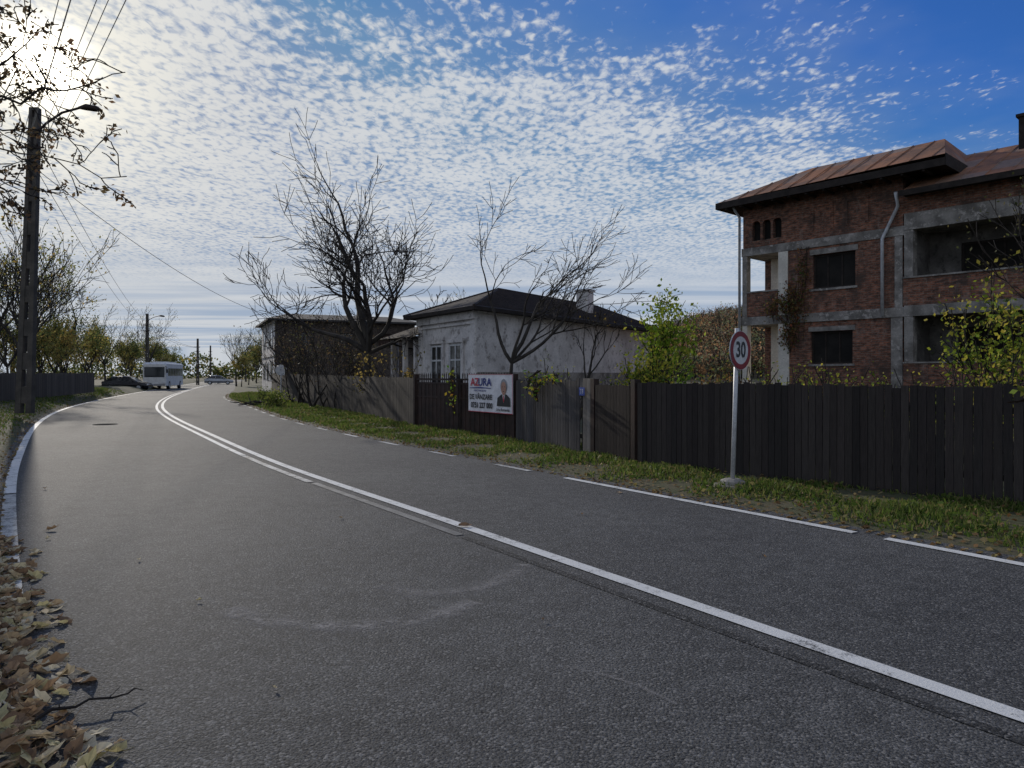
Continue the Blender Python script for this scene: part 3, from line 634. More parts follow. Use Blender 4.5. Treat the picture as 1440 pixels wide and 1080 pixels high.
# ------------------------------------------------------------------ utility poles, lamps, cables
M_pole = nmat('weathered_concrete_pole', (.09, .08, .07), (.055, .05, .045), 3, .9, .4, 20)
def upole(loc, h, w0, w1, label, arm=None, rot=0, lean=0):
    e = thing('utility_pole', label, 'utility pole', loc, rot); mb = MB()
    n = 7
    for sgn in (-1, 1):
        for i in range(n):
            za, zb = h*i/n, h*(i+1)/n; wa = w0+(w1-w0)*i/n; wb = w0+(w1-w0)*(i+1)/n
            def rr(w, z):
                x0 = sgn*w*.5; x1 = sgn*w*.16; l = lean*z
                return [(x0+l, -.1, z), (x1+l, -.1, z), (x1+l, .1, z), (x0+l, .1, z)]
            A = rr(wa, za); B = rr(wb, zb)
            for k in range(4): mb.face([A[k], A[(k+1) % 4], B[(k+1) % 4], B[k]])
    for i in range(9):
        z = h*(i+.3)/9; w = w0+(w1-w0)*i/9; mb.b2(-w*.45+lean*z, w*.45+lean*z, -.08, .08, z, z+h*.055)
    mb.b2(-w1/2+lean*h, w1/2+lean*h, -.1, .1, h, h+.1)
    build(mb, 'shaft', M_pole, e)
    for z in (h-1.3, h-2.0):
        mb = MB(); l = lean*z; mb.b2(-.42+l, .42+l, -.16, -.1, z, z+.06)
        for x in (-.38, -.2, .2, .38): mb.tube([(x+l, -.13, z+.06), (x+l, -.13, z+.12), (x+l, -.13, z+.18)], [.015, .04, .025], 8)
        build(mb, 'crossarm', M_gatem, e)
    if arm:
        mb = MB(); l = lean*h; ax, ay, az = arm; mb.tube([(l, -.12, h-.9), (l+ax*.25, ay*.3, h-.45+az*.5), (l+ax*.6, ay*.6, h-.12+az), (l+ax, ay, h+az)], [.04]*4, 8)
        a = build(mb, 'lamp_arm', M_gatem, e)
        mb = MB(); mb.tube([(l+ax-.05, ay, h+az), (l+ax+.2, ay, h+az+.02), (l+ax+.55, ay, h+az-.04), (l+ax+.7, ay, h+az-.07)], [.04, .11, .10, .03], 8); build(mb, 'lamp_head', M_gatem, a, smooth=True)
    return e
upole((-16.45, 24, .3), 10.2, .56, .3, 'tall dark concrete utility pole with street lamp arm', (1.7, -.3, .0), 0, .035)
upole((-43.6, 85, 0), 8.8, .5, .26, 'distant concrete utility pole beside the road', (1.6, -.4, -.2))
upole((-49.5, 112, 0), 7.2, .45, .25, 'distant concrete utility pole beside the road')
upole((-67, 158, 0), 8.0, .45, .25, 'distant concrete utility pole beside the road')
def cable(a, b, sag, r=.012):
    a = Vector(a); b = Vector(b); mb = MB(); pts = []
    for i in range(25):
        t = i/24; p = a.lerp(b, t); p.z -= sag*4*t*(1-t); pts.append(p-a)
    mb.tube(pts, [r]*25, 4); build(mb, 'overhead_cable', M_black, label='thin black overhead cable strung from the utility pole', cat='cable', loc=a, group='overhead cables along the road')
for x in (-.38, -.2, .2, .38): cable((-16.1+x, 23.87, 9.38), (9+x*2.2, -8, 10.2), .4, .009)
for x in (-.38, .38): cable((-16.1+x, 23.87, 8.68), (9+x*2, -8, 9.5), .5, .009)
for z, x in ((9.3, .2), (8.7, 0)): cable((-16.1+x, 23.9, z), (-43.6+x, 85, z-1.6), .9, .012)
cable((-16.0, 24, 8.5), (-18.6, 57.5, 6.2), .9, .014)
for x in (-.3, .3): cable((-43.6+x, 85, 7.5), (-49.5+x, 112, 5.9), .6, .018)
# ------------------------------------------------------------------ wall with openings
def wall(mb, x0, x1, z0, z1, y, th, ops, col=(.5,)*3, mi=0):
    xs = sorted(set([x0, x1]+[v for o in ops for v in (o[0], o[1])])); zs = sorted(set([z0, z1]+[v for o in ops for v in (o[2], o[3])]))
    def hole(i, j):
        if i < 0 or j < 0 or i >= len(xs)-1 or j >= len(zs)-1: return True
        xm = (xs[i]+xs[i+1])/2; zm = (zs[j]+zs[j+1])/2; return any(o[0] < xm < o[1] and o[2] < zm < o[3] for o in ops)
    for i in range(len(xs)-1):
        for j in range(len(zs)-1):
            if hole(i, j): continue
            a, b, c, d = xs[i], xs[i+1], zs[j], zs[j+1]
            mb.face([(a, y, c), (b, y, c), (b, y, d), (a, y, d)], col, mi); mb.face([(a, y+th, c), (a, y+th, d), (b, y+th, d), (b, y+th, c)], col, mi)
            if hole(i-1, j): mb.face([(a, y, c), (a, y, d), (a, y+th, d), (a, y+th, c)], col, mi)
            if hole(i+1, j): mb.face([(b, y, c), (b, y+th, c), (b, y+th, d), (b, y, d)], col, mi)
            if hole(i, j-1): mb.face([(a, y, c), (a, y+th, c), (b, y+th, c), (b, y, c)], col, mi)
            if hole(i, j+1): mb.face([(a, y, d), (b, y, d), (b, y+th, d), (a, y+th, d)], col, mi)
def win(parent, x0, x1, z0, z1, y, fw=.05, mull=1, mat=None, frame=None):
    g = MB(); g.b2(x0+fw, x1-fw, y+.03, y+.04, z0+fw, z1-fw); w = build(g, 'window', mat or M_dark, parent)
    f = MB(); f.b2(x0, x0+fw, y, y+.06, z0, z1); f.b2(x1-fw, x1, y, y+.06, z0, z1); f.b2(x0+fw, x1-fw, y, y+.06, z0, z0+fw); f.b2(x0+fw, x1-fw, y, y+.06, z1-fw, z1)
    for k in range(1, mull+1):
        x = x0+(x1-x0)*k/(mull+1); f.b2(x-fw*.4, x+fw*.4, y+.003, y+.055, z0+fw, z1-fw)
    build(f, 'frame', frame or M_soffit, w); return w
# ------------------------------------------------------------------ brick house (right)
H = thing('brick_house', 'unfinished red-brick three-storey house with rusty metal roof and loggias', 'house', (12.3, 27, 0), R(-48.3))
mb = MB()
wall(mb, -1.95, 2.37, 0, 8.75, 0, .3, [(-.90, .72, 4.93, 6.24), (-.98, .62, 2.02, 3.27)])
wall(mb, -3.88, -1.95, 6.9, 8.75, 0, .3, [(-3.46, -3.1, 7.15, 7.95), (-3.0, -2.64, 7.15, 7.95), (-2.54, -2.18, 7.15, 7.95)])
for xc in (-3.28, -2.82, -2.36):
    for s in (-1, 1):
        pts = [(xc+s*.19, -.002, 8.0)]
        for k in range(6): a = math.pi/2*k/5; pts.append((xc+s*.18*math.cos(a), -.002, 7.78+.18*math.sin(a)))
        mb.face(pts)
for x0, x1 in ((-.95, -.1), (.35, 1.2)):
    mb.b2(x0, x0+.1, -.04, -.002, 7.2, 8.2); mb.b2(x1-.1, x1, -.04, -.002, 7.2, 8.2); mb.b2(x0+.1, x1-.1, -.04, -.002, 8.1, 8.2)
wall(mb, -3.88, -2.35, 4.02, 5.0, .0, .15, [])
wall(mb, -3.88, -1.95, 0, .9, 0, .2, [])
mb.b2(-3.88, -3.6, 1.8, 8.9, 0, 8.7); mb.b2(-3.88, -3.6, .302, 1.8, 6.9, 8.7); mb.b2(-3.88, -3.6, .302, 1.8, 4.0, 5.0); mb.b2(-3.88, -3.6, .302, 1.8, 0, .9)
mb.b2(-3.6, 12, 8.7, 8.95, 0, 7.9)
mb.b2(11.7, 12, .3, 8.7, 0, 7.9)
mb.b2(2.39, 12, -.05, .12, 4.05, 5.0); mb.b2(2.39, 12, -.05, .12, 0, 2.0)
mb.b2(2.37, 12, .0, .25, 7.3, 8.0)
build(mb, 'wall', M_brick, H)
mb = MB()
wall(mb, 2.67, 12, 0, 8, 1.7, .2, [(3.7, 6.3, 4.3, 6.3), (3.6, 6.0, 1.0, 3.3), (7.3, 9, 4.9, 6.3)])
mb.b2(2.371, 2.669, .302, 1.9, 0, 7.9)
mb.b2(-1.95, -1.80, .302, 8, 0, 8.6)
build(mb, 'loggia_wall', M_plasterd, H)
mb = MB(); wall(mb, -3.6, -1.96, 0, 6.6, 1.8, .2, [(-3.0, -2.3, 4.1, 6.1)]); mb.b2(-1.99, -1.955, .302, 1.79, 0, 6.6); build(mb, 'white_loggia_wall', M_cream, H)
mb = MB(); mb.b2(-2.30, -1.85, -.04, .3, 0, 3.655); build(mb, 'pier', M_cream, H); mb = MB(); mb.b2(-2.30, -1.90, -.04, .3, 4.005, 6.545); build(mb, 'pier', M_cream, H)
mb = MB(); mb.b2(-3.90, -3.68, -.03, .28, 0, 3.655); build(mb, 'pier', M_cream, H)
mb = MB()
mb.b2(-3.93, 2.42, -.05, 0.1, 6.55, 6.88); mb.b2(-3.95, 2.42, -.06, .1, 3.66, 4.0)
mb.b2(-3.93, -3.58, .1, 1.9, 6.56, 6.87); mb.b2(-3.95, -3.58, .1, 1.9, 3.67, 3.99)
mb.b2(-3.90, -3.70, -.03, .28, 4.005, 6.545)
mb.b2(2.43, 12, -.08, .2, 3.66, 4.04); mb.b2(2.43, 12, -.08, .25, 6.7, 7.28)
mb.b2(1.98, 2.36, -.035, .0, 0, 3.65); mb.b2(2.1, 2.36, -.035, .0, 4.01, 6.54)
mb.b2(2.43, 2.72, -.07, .3, 5.06, 6.69); mb.b2(2.43, 2.72, -.07, .3, 2.06, 3.65)
mb.b2(7.2, 7.6, -.07, .3, 5.06, 6.69); mb.b2(7.2, 7.6, -.07, .3, 2.06, 3.65)
mb.b2(2.39, 12, -.10, .16, 5.0, 5.055); mb.b2(2.39, 12, -.1, .16, 2.0, 2.055)
mb.b2(-3.88, -2.31, -.04, .2, 5.0, 5.06)
mb.b2(-3.57, -1.96, .3, 1.79, 3.7, 3.98); mb.b2(-3.57, -1.96, .3, 1.79, 6.6, 6.86)
mb.b2(2.67, 12, .2, 1.7, 3.7, 4.0); mb.b2(2.67, 12, .25, 1.7, 6.75, 7.1)
mb.b2(-3.6, 11.7, 2.0, 8.7, 3.7, 3.95); mb.b2(-3.6, 11.7, 2.0, 8.7, 6.7, 6.9)
mb.b2(-1.0, .82, -.04, -.0, 6.25, 6.45); mb.b2(-1.05, .72, -.04, 0, 3.28, 3.45); mb.b2(-1.0, .8, -.06, .1, 4.84, 4.925); mb.b2(-1.05, .7, -.06, .1, 1.93, 2.015)
build(mb, 'concrete_frame', M_conc, H)
win(H, -.90, .72, 4.93, 6.24, .12, .07, 2); win(H, -.98, .62, 2.02, 3.27, .12, .07, 2)
win(H, 3.7, 6.3, 4.3, 6.3, 1.75, .08, 3); win(H, 3.6, 6.0, 1.0, 3.3, 1.75, .08, 2); win(H, 7.3, 9, 4.9, 6.3, 1.75, .07, 1)
for xc in (-3.28, -2.82, -2.36):
    g = MB(); g.b2(xc-.2, xc+.2, .2, .22, 7.1, 8.0); build(g, 'window', M_dark, H)
mb = MB(); mb.b2(-2.75, -2.31, 1.6, 1.7, 0, 2.5); build(mb, 'door', flat('ochre_door', (.5, .27, .08), .6), H)
# roofs
mb = MB(); e0 = 8.78
A = (-4.6, -.9, e0); B = (3.97, -.9, e0+.12); r1 = (-1.7, 1.6, 10.12); r2 = (3.2, 1.6, 10.12); Cc = (3.97, 9.5, e0); D = (-4.6, 9.5, e0); r3 = (-1.7, 5.5, 10.0); r4 = (3.2, 5.5, 10.0)
mb.face([A, B, r2, r1]); mb.face([B, Cc, r4, r2]); mb.face([Cc, D, r3, r4]); mb.face([D, A, r1, r3]); mb.face([r1, r2, r4, r3])
for x in [i*.72-4.32 for i in range(12)]:
    zt = 1.0
    if x < -1.7: zt = (x+4.6)/2.9
    if x > 3.2: zt = (3.97-x)/.77
    zb = e0+.12*(x+4.6)/8.57
    if zt > .05: mb.tube([(x, -.9, zb+.01), (x, -.9+2.5*zt, zb+.01+(10.12-zb)*zt)], [.016, .016], 4)
E = 8.0
mb.face([(2.6, -.65, E), (12.6, -.65, E), (11, 3.6, 9.92), (2.6, 3.6, 9.92)]); mb.face([(12.6, -.65, E), (12.6, 9.6, E), (11, 3.6, 9.92)]); mb.face([(12.6, 9.6, E), (2.6, 9.6, E), (2.6, 3.6, 9.92), (11, 3.6, 9.92)])
for i in range(13):
    x = 2.88+i*.72; mb.tube([(x, -.65, E+.01), (x, 3.6, 9.93)], [.016, .016], 4)
roof = build(mb, 'roof', M_roofm, H)
mb = MB()
mb.b2(-4.62, 3.99, -.93, -.90, e0-.26, e0-.005); mb.b2(-4.62, -4.59, -.899, 9.5, e0-.26, e0-.005); mb.b2(3.972, 4.0, -.899, 3, e0-.26, e0+.14)
mb.face([(-4.6, -.9, e0-.24), (-3.9, .0, e0-.05), (2.4, 0, e0-.05), (3.97, -.9, e0-.24)]); mb.face([(-4.6, -.9, e0-.24), (-4.6, 9.5, e0-.24), (-3.9, 9, e0-.05), (-3.9, 0, e0-.05)])
mb.face([(3.97, -.9, e0-.24), (2.4, 0, e0-.05), (2.4, 3, e0-.05), (3.97, 3, e0-.24)])
mb.b2(2.45, 12.6, -.68, -.65, E-.2, E); mb.b2(2.45, 12.6, -.65, 0, E-.1, E-.04)
for i in range(12): x = -4.2+i*.68; mb.b2(x, x+.07, -.88, -.01, e0-.32, e0-.24)
build(mb, 'eaves', M_soffit, roof)
mb = MB(); mb.b2(5.2, 5.85, 2.6, 3.3, 9.0, 10.6); mb.b2(5.13, 5.92, 2.53, 3.37, 10.6, 10.7); build(mb, 'chimney', M_soffit, roof)
mb = MB(); mb.tube([(-3.98, -.62, 8.55), (-3.98, -.12, 8.2), (-3.98, -.12, 0.3)], [.055]*3, 10); build(mb, 'downpipe', M_galv, H, smooth=True)
mb = MB(); mb.tube([(2.3, -.5, 8.0), (2.25, -.14, 7.6), (1.72, -.14, 6.5), (1.72, -.14, 3.7)], [.06]*4, 10); build(mb, 'downpipe', M_galv, H, smooth=True)
def ivy(loc, rot, label, pts, cols, n, seed):
    mb = MB(); rng = random.Random(seed)
    for i in range(n):
        x0, z0, sx, sz = rng.choice(pts); mb.leaf((rng.gauss(x0, sx), -.12-abs(rng.gauss(0, .12)), rng.gauss(z0, sz)), rng.uniform(.06, .14), rng, tuple(q*rng.uniform(.6, 1.3) for q in rng.choice(cols)))
    for x0, z0, sx, sz in pts:
        for k in range(6): mb.tube([(x0+rng.gauss(0, sx), -.1, z0+sz*2), (x0+rng.gauss(0, sx), -.2, z0), (x0+rng.gauss(0, sx), -.12, z0-sz*2.4)], [.01]*3, 3, (.06, .04, .03))
    o = build(mb, 'climbing_ivy', M_leaf, label=label, cat='climbing plant'); o.location = loc; o.rotation_euler = (0, 0, rot)
ivy((12.3, 27, 0), R(-48.3), 'brown drying ivy hanging from the brick house facade', [(-1.75, 4.6, .3, .35), (-2.2, 4.3, .35, .25), (-1.5, 3.9, .25, .45), (-1.8, 3.2, .2, .3), (-1.2, 5.6, .15, .5)], [(.17, .11, .05), (.12, .11, .04), (.22, .13, .05)], 1500, 4)
ivy((-1.2, 18.55, 0), R(-55.2), 'thin green creeper hanging over the metal gate bars', [(-.45, 1.45, .06, .18), (-.35, 1.0, .05, .2)], yg, 60, 6)
ivy((.9, 15.15, 0), R(-63.0), 'yellow-green creeper hanging over the grey board fence', [(-.6, 1.5, .2, .1), (-.5, 1.25, .06, .10), (0.1, 1.5, .3, .05)], yg, 110, 9)
ivy((6.6, 7.6, 0), R(-48.3), 'few small creeper leaves on the dark board fence', [(.1, 1.15, .25, .03), (-.5, 1.4, .3, .05)], yg, 30, 10)
# ------------------------------------------------------------------ white house
W = thing('plastered_house', 'old white plastered single-storey house with dark tiled hip roof', 'house', (-1.25, 25, 0))
def wq(mb, a, b, z0, z1): mb.face([(a[0], a[1], z0), (b[0], b[1], z0), (b[0], b[1], z1), (a[0], a[1], z1)])
Aw, Bw, Cw, Dw = (-1.25, 25), (-3.77, 29), (7.3, 38), (4.6, 42)
mb = MB()
for a, b in ((Bw, Aw), (Aw, Cw), (Cw, Dw), (Dw, Bw)): wq(mb, a, b, 0, 4.05)
wallo = build(mb, 'wall', M_plaster, W, world=True)
dv = Vector((-.533, .846)); nv = Vector((-.846, -.533)); angw = math.atan2(-.846, .533)
def onfac(mb, s, z, sx, sz, out, th):
    p = Vector(Aw)+dv*s+nv*out; mb.box((p.x, p.y, z), (sx, th, sz), angw)
mb = MB()
for s, w in ((0.0, .3), (4.73, .3)): onfac(mb, s+(.15 if s == 0 else -.15), 2.0, w, 4.0, .03, .06)
onfac(mb, 2.36, 3.75, 4.75, .35, .07, .14); onfac(mb, 2.36, 3.45, 4.72, .08, .04, .08)
mb.box(((Aw[0]+Cw[0])/2+.03, (Aw[1]+Cw[1])/2-.03, 3.9), (15.5, .12, .22), math.atan2(13, 8.55))
build(mb, 'cornice', M_plaster, W, world=True)
mb = MB(); q = (Vector(Cw)-Vector(Aw)); qn = Vector((q.y, -q.x)).normalized(); c = (Vector(Aw)+Vector(Cw))/2+qn*.03; mb.box((c.x, c.y, .85), (15.5, .08, 1.7), math.atan2(q.y, q.x)); build(mb, 'plinth', M_conc, W, world=True)
for s in (1.52, 3.1):
    t_ = MB()
    for ds_ in (-.56, .56): onfac(t_, s+ds_, 1.8, .16, 2.0, .035, .07)
    onfac(t_, s, 2.86, 1.35, .14, .05, .1)
    g = MB(); onfac(g, s, 1.8, .94, 1.88, .012, .02); wv = build(g, 'window', M_glass, W, world=True)
    f = MB()
    for ds_ in (-.44, 0, .44): onfac(f, s+ds_, 1.8, .06, 1.85, .035, .03)
    for z in (.9, 2.15, 2.7): onfac(f, s, z, .8, .06, .033, .028)
    build(f, 'frame', M_whitew, wv, world=True); build(t_, 'surround', M_plaster, wv, world=True)
mb = MB(); z = 3.98
A2, B2, C2, D2 = (-1.3, 24.35, z), (-4.45, 29.1, z), (8.0, 37.9, z), (4.8, 42.8, z); r1 = (-.62, 31, 5.32); r2 = (4.7, 39, 5.32)
mb.face([A2, C2, r2, r1]); mb.face([B2, A2, r1]); mb.face([D2, B2, r1, r2]); mb.face([C2, D2, r2])
rf = build(mb, 'roof', M_tiles, W, world=True)
mb = MB()
for a, b in ((A2, C2), (B2, A2), (C2, D2)):
    mb.face([a, b, (b[0], b[1], z-.13), (a[0], a[1], z-.13)])
mb.face([(*A2[:2], z-.13), (*C2[:2], z-.13), (*D2[:2], z-.13), (*B2[:2], z-.13)])
build(mb, 'eaves', M_soffit, rf, world=True)
mb = MB(); mb.box((3.55, 34.6, 5.0), (.62, .62, 1.3), 1.0); mb.box((3.55, 34.6, 5.68), (.75, .75, .1), 1.0); build(mb, 'chimney', M_plaster, rf, world=True)
mb = MB()
mb.tube([r1, r2], [.08, .08], 6); mb.tube([A2, r1], [.06, .06], 6); mb.tube([B2, r1], [.06, .06], 6); mb.tube([C2, r2], [.06, .06], 6); build(mb, 'ridge_tiles', M_tiles, rf, world=True)
mb = MB()
for k in range(1, 24):
    f = k/24; a = Vector(A2).lerp(Vector(r1), f); b = Vector(C2).lerp(Vector(r2), f); mb.tube([a+Vector((0, 0, .01)), b+Vector((0, 0, .01))], [.018]*2, 3, cap=False)
build(mb, 'tile_rows', M_tiles, rf, world=True)
mb = MB(); wq(mb, (-5.3, 31.6), (-3.78, 29.1), 0, 1.0); wq(mb, (-5.3, 33.3), (-5.3, 31.6), 0, 3.2); wq(mb, (-5.0, 33.3), (-3.0, 31), 0, 3.2)
for x, y in ((-5.25, 31.5), (-4.55, 30.3), (-3.95, 29.35)): mb.box((x, y, 1.6), (.18, .18, 3.2), angw)
build(mb, 'porch', M_plaster, W, world=True)
mb = MB(); mb.face([(-5.9, 31.4, 3.15), (-3.9, 28.6, 3.15), (-3.2, 29.9, 3.9), (-4.0, 33, 3.9)]); mb.face([(-5.9, 31.4, 3.15), (-4.0, 33, 3.9), (-5.2, 34, 3.15)]); mb.face([(-5.9, 31.4, 3.12), (-3.9, 28.6, 3.12), (-3.0, 33, 3.12)]); build(mb, 'porch_roof', M_tiles, W, world=True)
# ------------------------------------------------------------------ dark brick building
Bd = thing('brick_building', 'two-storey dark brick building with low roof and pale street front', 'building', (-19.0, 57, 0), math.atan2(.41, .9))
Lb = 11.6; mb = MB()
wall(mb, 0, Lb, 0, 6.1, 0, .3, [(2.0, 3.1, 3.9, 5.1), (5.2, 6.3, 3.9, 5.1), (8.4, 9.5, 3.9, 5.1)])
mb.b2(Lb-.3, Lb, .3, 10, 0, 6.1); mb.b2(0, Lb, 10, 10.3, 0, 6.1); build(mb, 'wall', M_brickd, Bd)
mb = MB(); mb.b2(-.06, .0, -.01, 10.3, 0, 6.1)
for z in (3.1, 5.85): mb.b2(-.14, -.06, -.05, 10.3, z, z+.2)
build(mb, 'street_front', M_plaster, Bd, label='pale plastered street front')
for y in (1.2, 4.2, 7.2):
    for z in (1.2, 3.9):
        g = MB(); g.b2(-.09, -.062, y, y+1.2, z, z+1.4); w = build(g, 'window', M_glass, Bd); f = MB(); f.b2(-.11, -.065, y-.12, y-.0, z-.1, z+1.5); f.b2(-.11, -.065, y+1.2, y+1.32, z-.1, z+1.5); f.b2(-.108, -.066, y, y+1.2, z+1.4, z+1.5); build(f, 'frame', M_whitew, w)
for x in (2, 5.2, 8.4): win(Bd, x, x+1.1, 3.9, 5.1, .15, .07, 1, M_glass)
mb = MB(); zr_, zt_ = 6.1, 6.95
mb.face([(-.6, -.6, zr_), (Lb+.6, -.6, zr_), (Lb-1, 5, zt_), (1.5, 5, zt_)]); mb.face([(-.6, 10.9, zr_), (-.6, -.6, zr_), (1.5, 5, zt_)]); mb.face([(Lb+.6, -.6, zr_), (Lb+.6, 10.9, zr_), (Lb-1, 5, zt_)]); mb.face([(Lb+.6, 10.9, zr_), (-.6, 10.9, zr_), (1.5, 5, zt_), (Lb-1, 5, zt_)])
mb.face([(-.6, -.6, zr_-.1), (-.6, 10.9, zr_-.1), (Lb+.6, 10.9, zr_-.1), (Lb+.6, -.6, zr_-.1)]); mb.b2(-.62, Lb+.62, -.63, -.6, zr_-.15, zr_); mb.b2(-.63, -.6, -.6, 10.9, zr_-.15, zr_)
build(mb, 'roof', M_slate, Bd)
mb = MB(); rng = random.Random(12)
for i in range(70):
    p = Vector((rng.gauss(0, .5), rng.gauss(0, .8), abs(rng.gauss(0, .06)))); d = Vector((rng.gauss(0, 1), rng.gauss(0, 1), rng.gauss(0, .2))).normalized()*rng.uniform(.3, .7); mb.tube([p, p+d], [.035, .015], 5)
build(mb, 'brush_pile', M_bark, label='low dark pile of cut branches on the road shoulder', cat='brush pile', loc=(-13.3, 38.0, .05))
for i, (x, y) in enumerate(((-12.2, 36.2), (-13.0, 39.5), (-11.2, 34.0), (-14.6, 42.0))):
    shrub(70+i, 'low_plant', 'low green weedy plant growing on the grass verge', 'plant', (x, y, .03), .75, 7, 420, [(.12, .17, .03), (.2, .22, .05), (.09, .12, .03)], .11, 2, .14, group='weedy plants on the verge', lean=.7)
# ------------------------------------------------------------------ vehicles
def loft(mb, secs, mi=0):
    n = len(secs[0]); base = len(mb.v)
    for s in secs: mb.v.extend(s)
    for i in range(len(secs)-1):
        for k in range(n):
            k2 = (k+1) % n; mb.f.append((base+i*n+k, base+i*n+k2, base+(i+1)*n+k2, base+(i+1)*n+k)); mb.c.append((.5,)*3); mb.m.append(mi)
    for i in (0, len(secs)-1): mb.f.append(tuple(base+i*n+k for k in range(n))); mb.c.append((.5,)*3); mb.m.append(mi)
def wheel(e, x, y, r, w):
    a = MB(); a.cyl((x, y, r), r, w, 'y', 20); o = build(a, 'wheel', M_tyre, e); s = -1 if y < 0 else 1
    a = MB(); a.cyl((x, y+s*(w/2+.004), r), r*.62, .02, 'y', 14); build(a, 'rim', M_galv, o)
def car(label, loc, rot, mat):
    e = thing('parked_car', label, 'car', loc, rot, 'cars at the roadside'); mb = MB()
    prof = [(-2.2, .35, .72, .74), (-2.15, .28, .95, .82), (-1.5, .25, 1.0, .88), (-.6, .25, .97, .9), (.7, .25, .93, .9), (1.5, .25, .86, .88), (2.05, .27, .72, .8), (2.2, .35, .6, .7)]
    loft(mb, [[(x, -w*.92, zb), (x, -w, (zb+zt)/2), (x, -w*.9, zt), (x, w*.9, zt), (x, w, (zb+zt)/2), (x, w*.92, zb)] for x, zb, zt, w in prof])
    body = build(mb, 'body', mat, e)
    g = MB(); loft(g, [[(x, -wb, .9), (x+dx, -wt, zt), (x+dx, wt, zt), (x, wb, .9)] for x, dx, wb, wt, zt in ((-1.95, .02, .74, .7, .98), (-1.4, .05, .80, .62, 1.36), (-.3, 0, .82, .64, 1.44), (.4, 0, .82, .64, 1.38), (1.15, -.02, .78, .7, .95))]); build(g, 'windows', M_glass, body)
    r = MB(); loft(r, [[(x, -w, z), (x, -w*.8, z+.05), (x, w*.8, z+.05), (x, w, z)] for x, w, z in ((-1.35, .6, 1.36), (-.3, .64, 1.44), (.42, .62, 1.38))])
    for x in (-.5, .35):
        for s in (-1, 1): r.box((x, s*.745, 1.15), (.08, .03, .55), 0)
    build(r, 'roof', mat, body)
    for x in (-1.35, 1.35):
        for s in (-.82, .82): wheel(e, x, s, .32, .22)
    for s in (-.6, .6):
        h = MB(); h.box((2.14, s, .62), (.12, .32, .14)); build(h, 'headlight', M_lampg, e); h = MB(); h.box((-2.17, s, .8), (.08, .3, .16)); build(h, 'taillight', M_red, e)
        m_ = MB(); m_.box((.75, s*1.6, 1.0), (.12, .2, .12)); build(m_, 'mirror', mat, e)
M_carb = nmat('black_car_paint', (.012, .012, .014), (.016, .016, .02), 3, .25, 0, metal=.2, spec=.6); M_cars = nmat('silver_car_paint', (.35, .36, .38), (.3, .31, .33), 3, .3, 0, metal=.5)
car('dark car standing side-on at the roadside before the bus', (-38.9, 72.0, 0), R(8), M_carb)
car('silver car further down the road', (-48.2, 117, 0), R(20), M_cars)
car('dark car at the far end of the road', (-55, 131, 0), R(-70), M_carb)
bus = thing('bus', 'white coach standing on the road with dark windscreen', 'bus', (-39.9, 81.5, 0), R(-76))
mb = MB()
loft(mb, [[(x, -w, .4), (x, -w, zt-.15), (x, -w*.85, zt), (x, w*.85, zt), (x, w, zt-.15), (x, w, .4)] for x, zb, zt, w in ((-4.4, .4, 2.85, 1.15), (-4.3, .4, 2.95, 1.2), (4.1, .4, 2.95, 1.2), (4.4, .4, 2.75, 1.15))])
body = build(mb, 'body', M_white, bus)
mb = MB(); mb.box((4.415, 0, 1.9), (.03, 2.0, 1.1)); build(mb, 'windscreen', M_glass, bus)
for s in (-1, 1):
    for i in range(6): mb = MB(); mb.box((-3.5+i*1.3, s*1.205, 1.9), (1.18, .02, .85)); build(mb, 'side_window', M_glass, bus)
    mb = MB(); mb.box((4.42, s*.85, .75), (.05, .35, .18)); build(mb, 'headlight', M_lampg, bus)
    mb = MB(); mb.tube([(4.4, s*1.1, 2.5), (4.7, s*1.3, 2.45), (4.7, s*1.3, 2.2)], [.03]*3, 6); mb.box((4.7, s*1.32, 2.0), (.08, .18, .4)); build(mb, 'mirror', M_black, bus)
    for x in (-2.7, 2.9): wheel(bus, x, s*1.08, .45, .28)
mb = MB(); mb.box((4.43, 0, .5), (.06, 2.1, .22)); build(mb, 'bumper', M_grey, bus)
mb = MB(); mb.b2(-3, 2, -.7, .7, 2.95, 3.08); build(mb, 'roof_unit', M_white, bus)
# ------------------------------------------------------------------ world
SV = Vector((-.5173, .7845, .342)).normalized()
w = bpy.data.worlds.new('World'); scene.world = w; w.use_nodes = True; nt = w.node_tree; nt.nodes.clear()
out = nt.nodes.new('ShaderNodeOutputWorld'); bg = nt.nodes.new('ShaderNodeBackground'); nt.links.new(bg.outputs[0], out.inputs[0]); bg.inputs[1].default_value = .1
sky = nt.nodes.new('ShaderNodeTexSky'); sky.sky_type = 'NISHITA'; sky.sun_disc = False; sky.sun_elevation = R(20); sky.sun_rotation = R(326.6); sky.air_density = 1; sky.dust_density = .3; sky.ozone_density = 2
tc = nt.nodes.new('ShaderNodeTexCoord'); sp = nt.nodes.new('ShaderNodeSeparateXYZ'); nt.links.new(tc.outputs['Generated'], sp.inputs[0])
dp = nt.nodes.new('ShaderNodeVectorMath'); dp.operation = 'DOT_PRODUCT'; nt.links.new(tc.outputs['Generated'], dp.inputs[0]); dp.inputs[1].default_value = SV
dd = math_n(nt, 'MAXIMUM', dp.outputs['Value'], 0)
g1 = math_n(nt, 'POWER', dd, 9); g2 = math_n(nt, 'POWER', dd, 130); g3 = math_n(nt, 'POWER', dd, 2200)
zz = math_n(nt, 'MAXIMUM', sp.outputs[2], .035)
u = math_n(nt, 'DIVIDE', sp.outputs[0], zz); v = math_n(nt, 'DIVIDE', sp.outputs[1], zz)
cb = nt.nodes.new('ShaderNodeCombineXYZ'); nt.links.new(u, cb.inputs[0]); nt.links.new(v, cb.inputs[1]); P = cb.outputs[0]
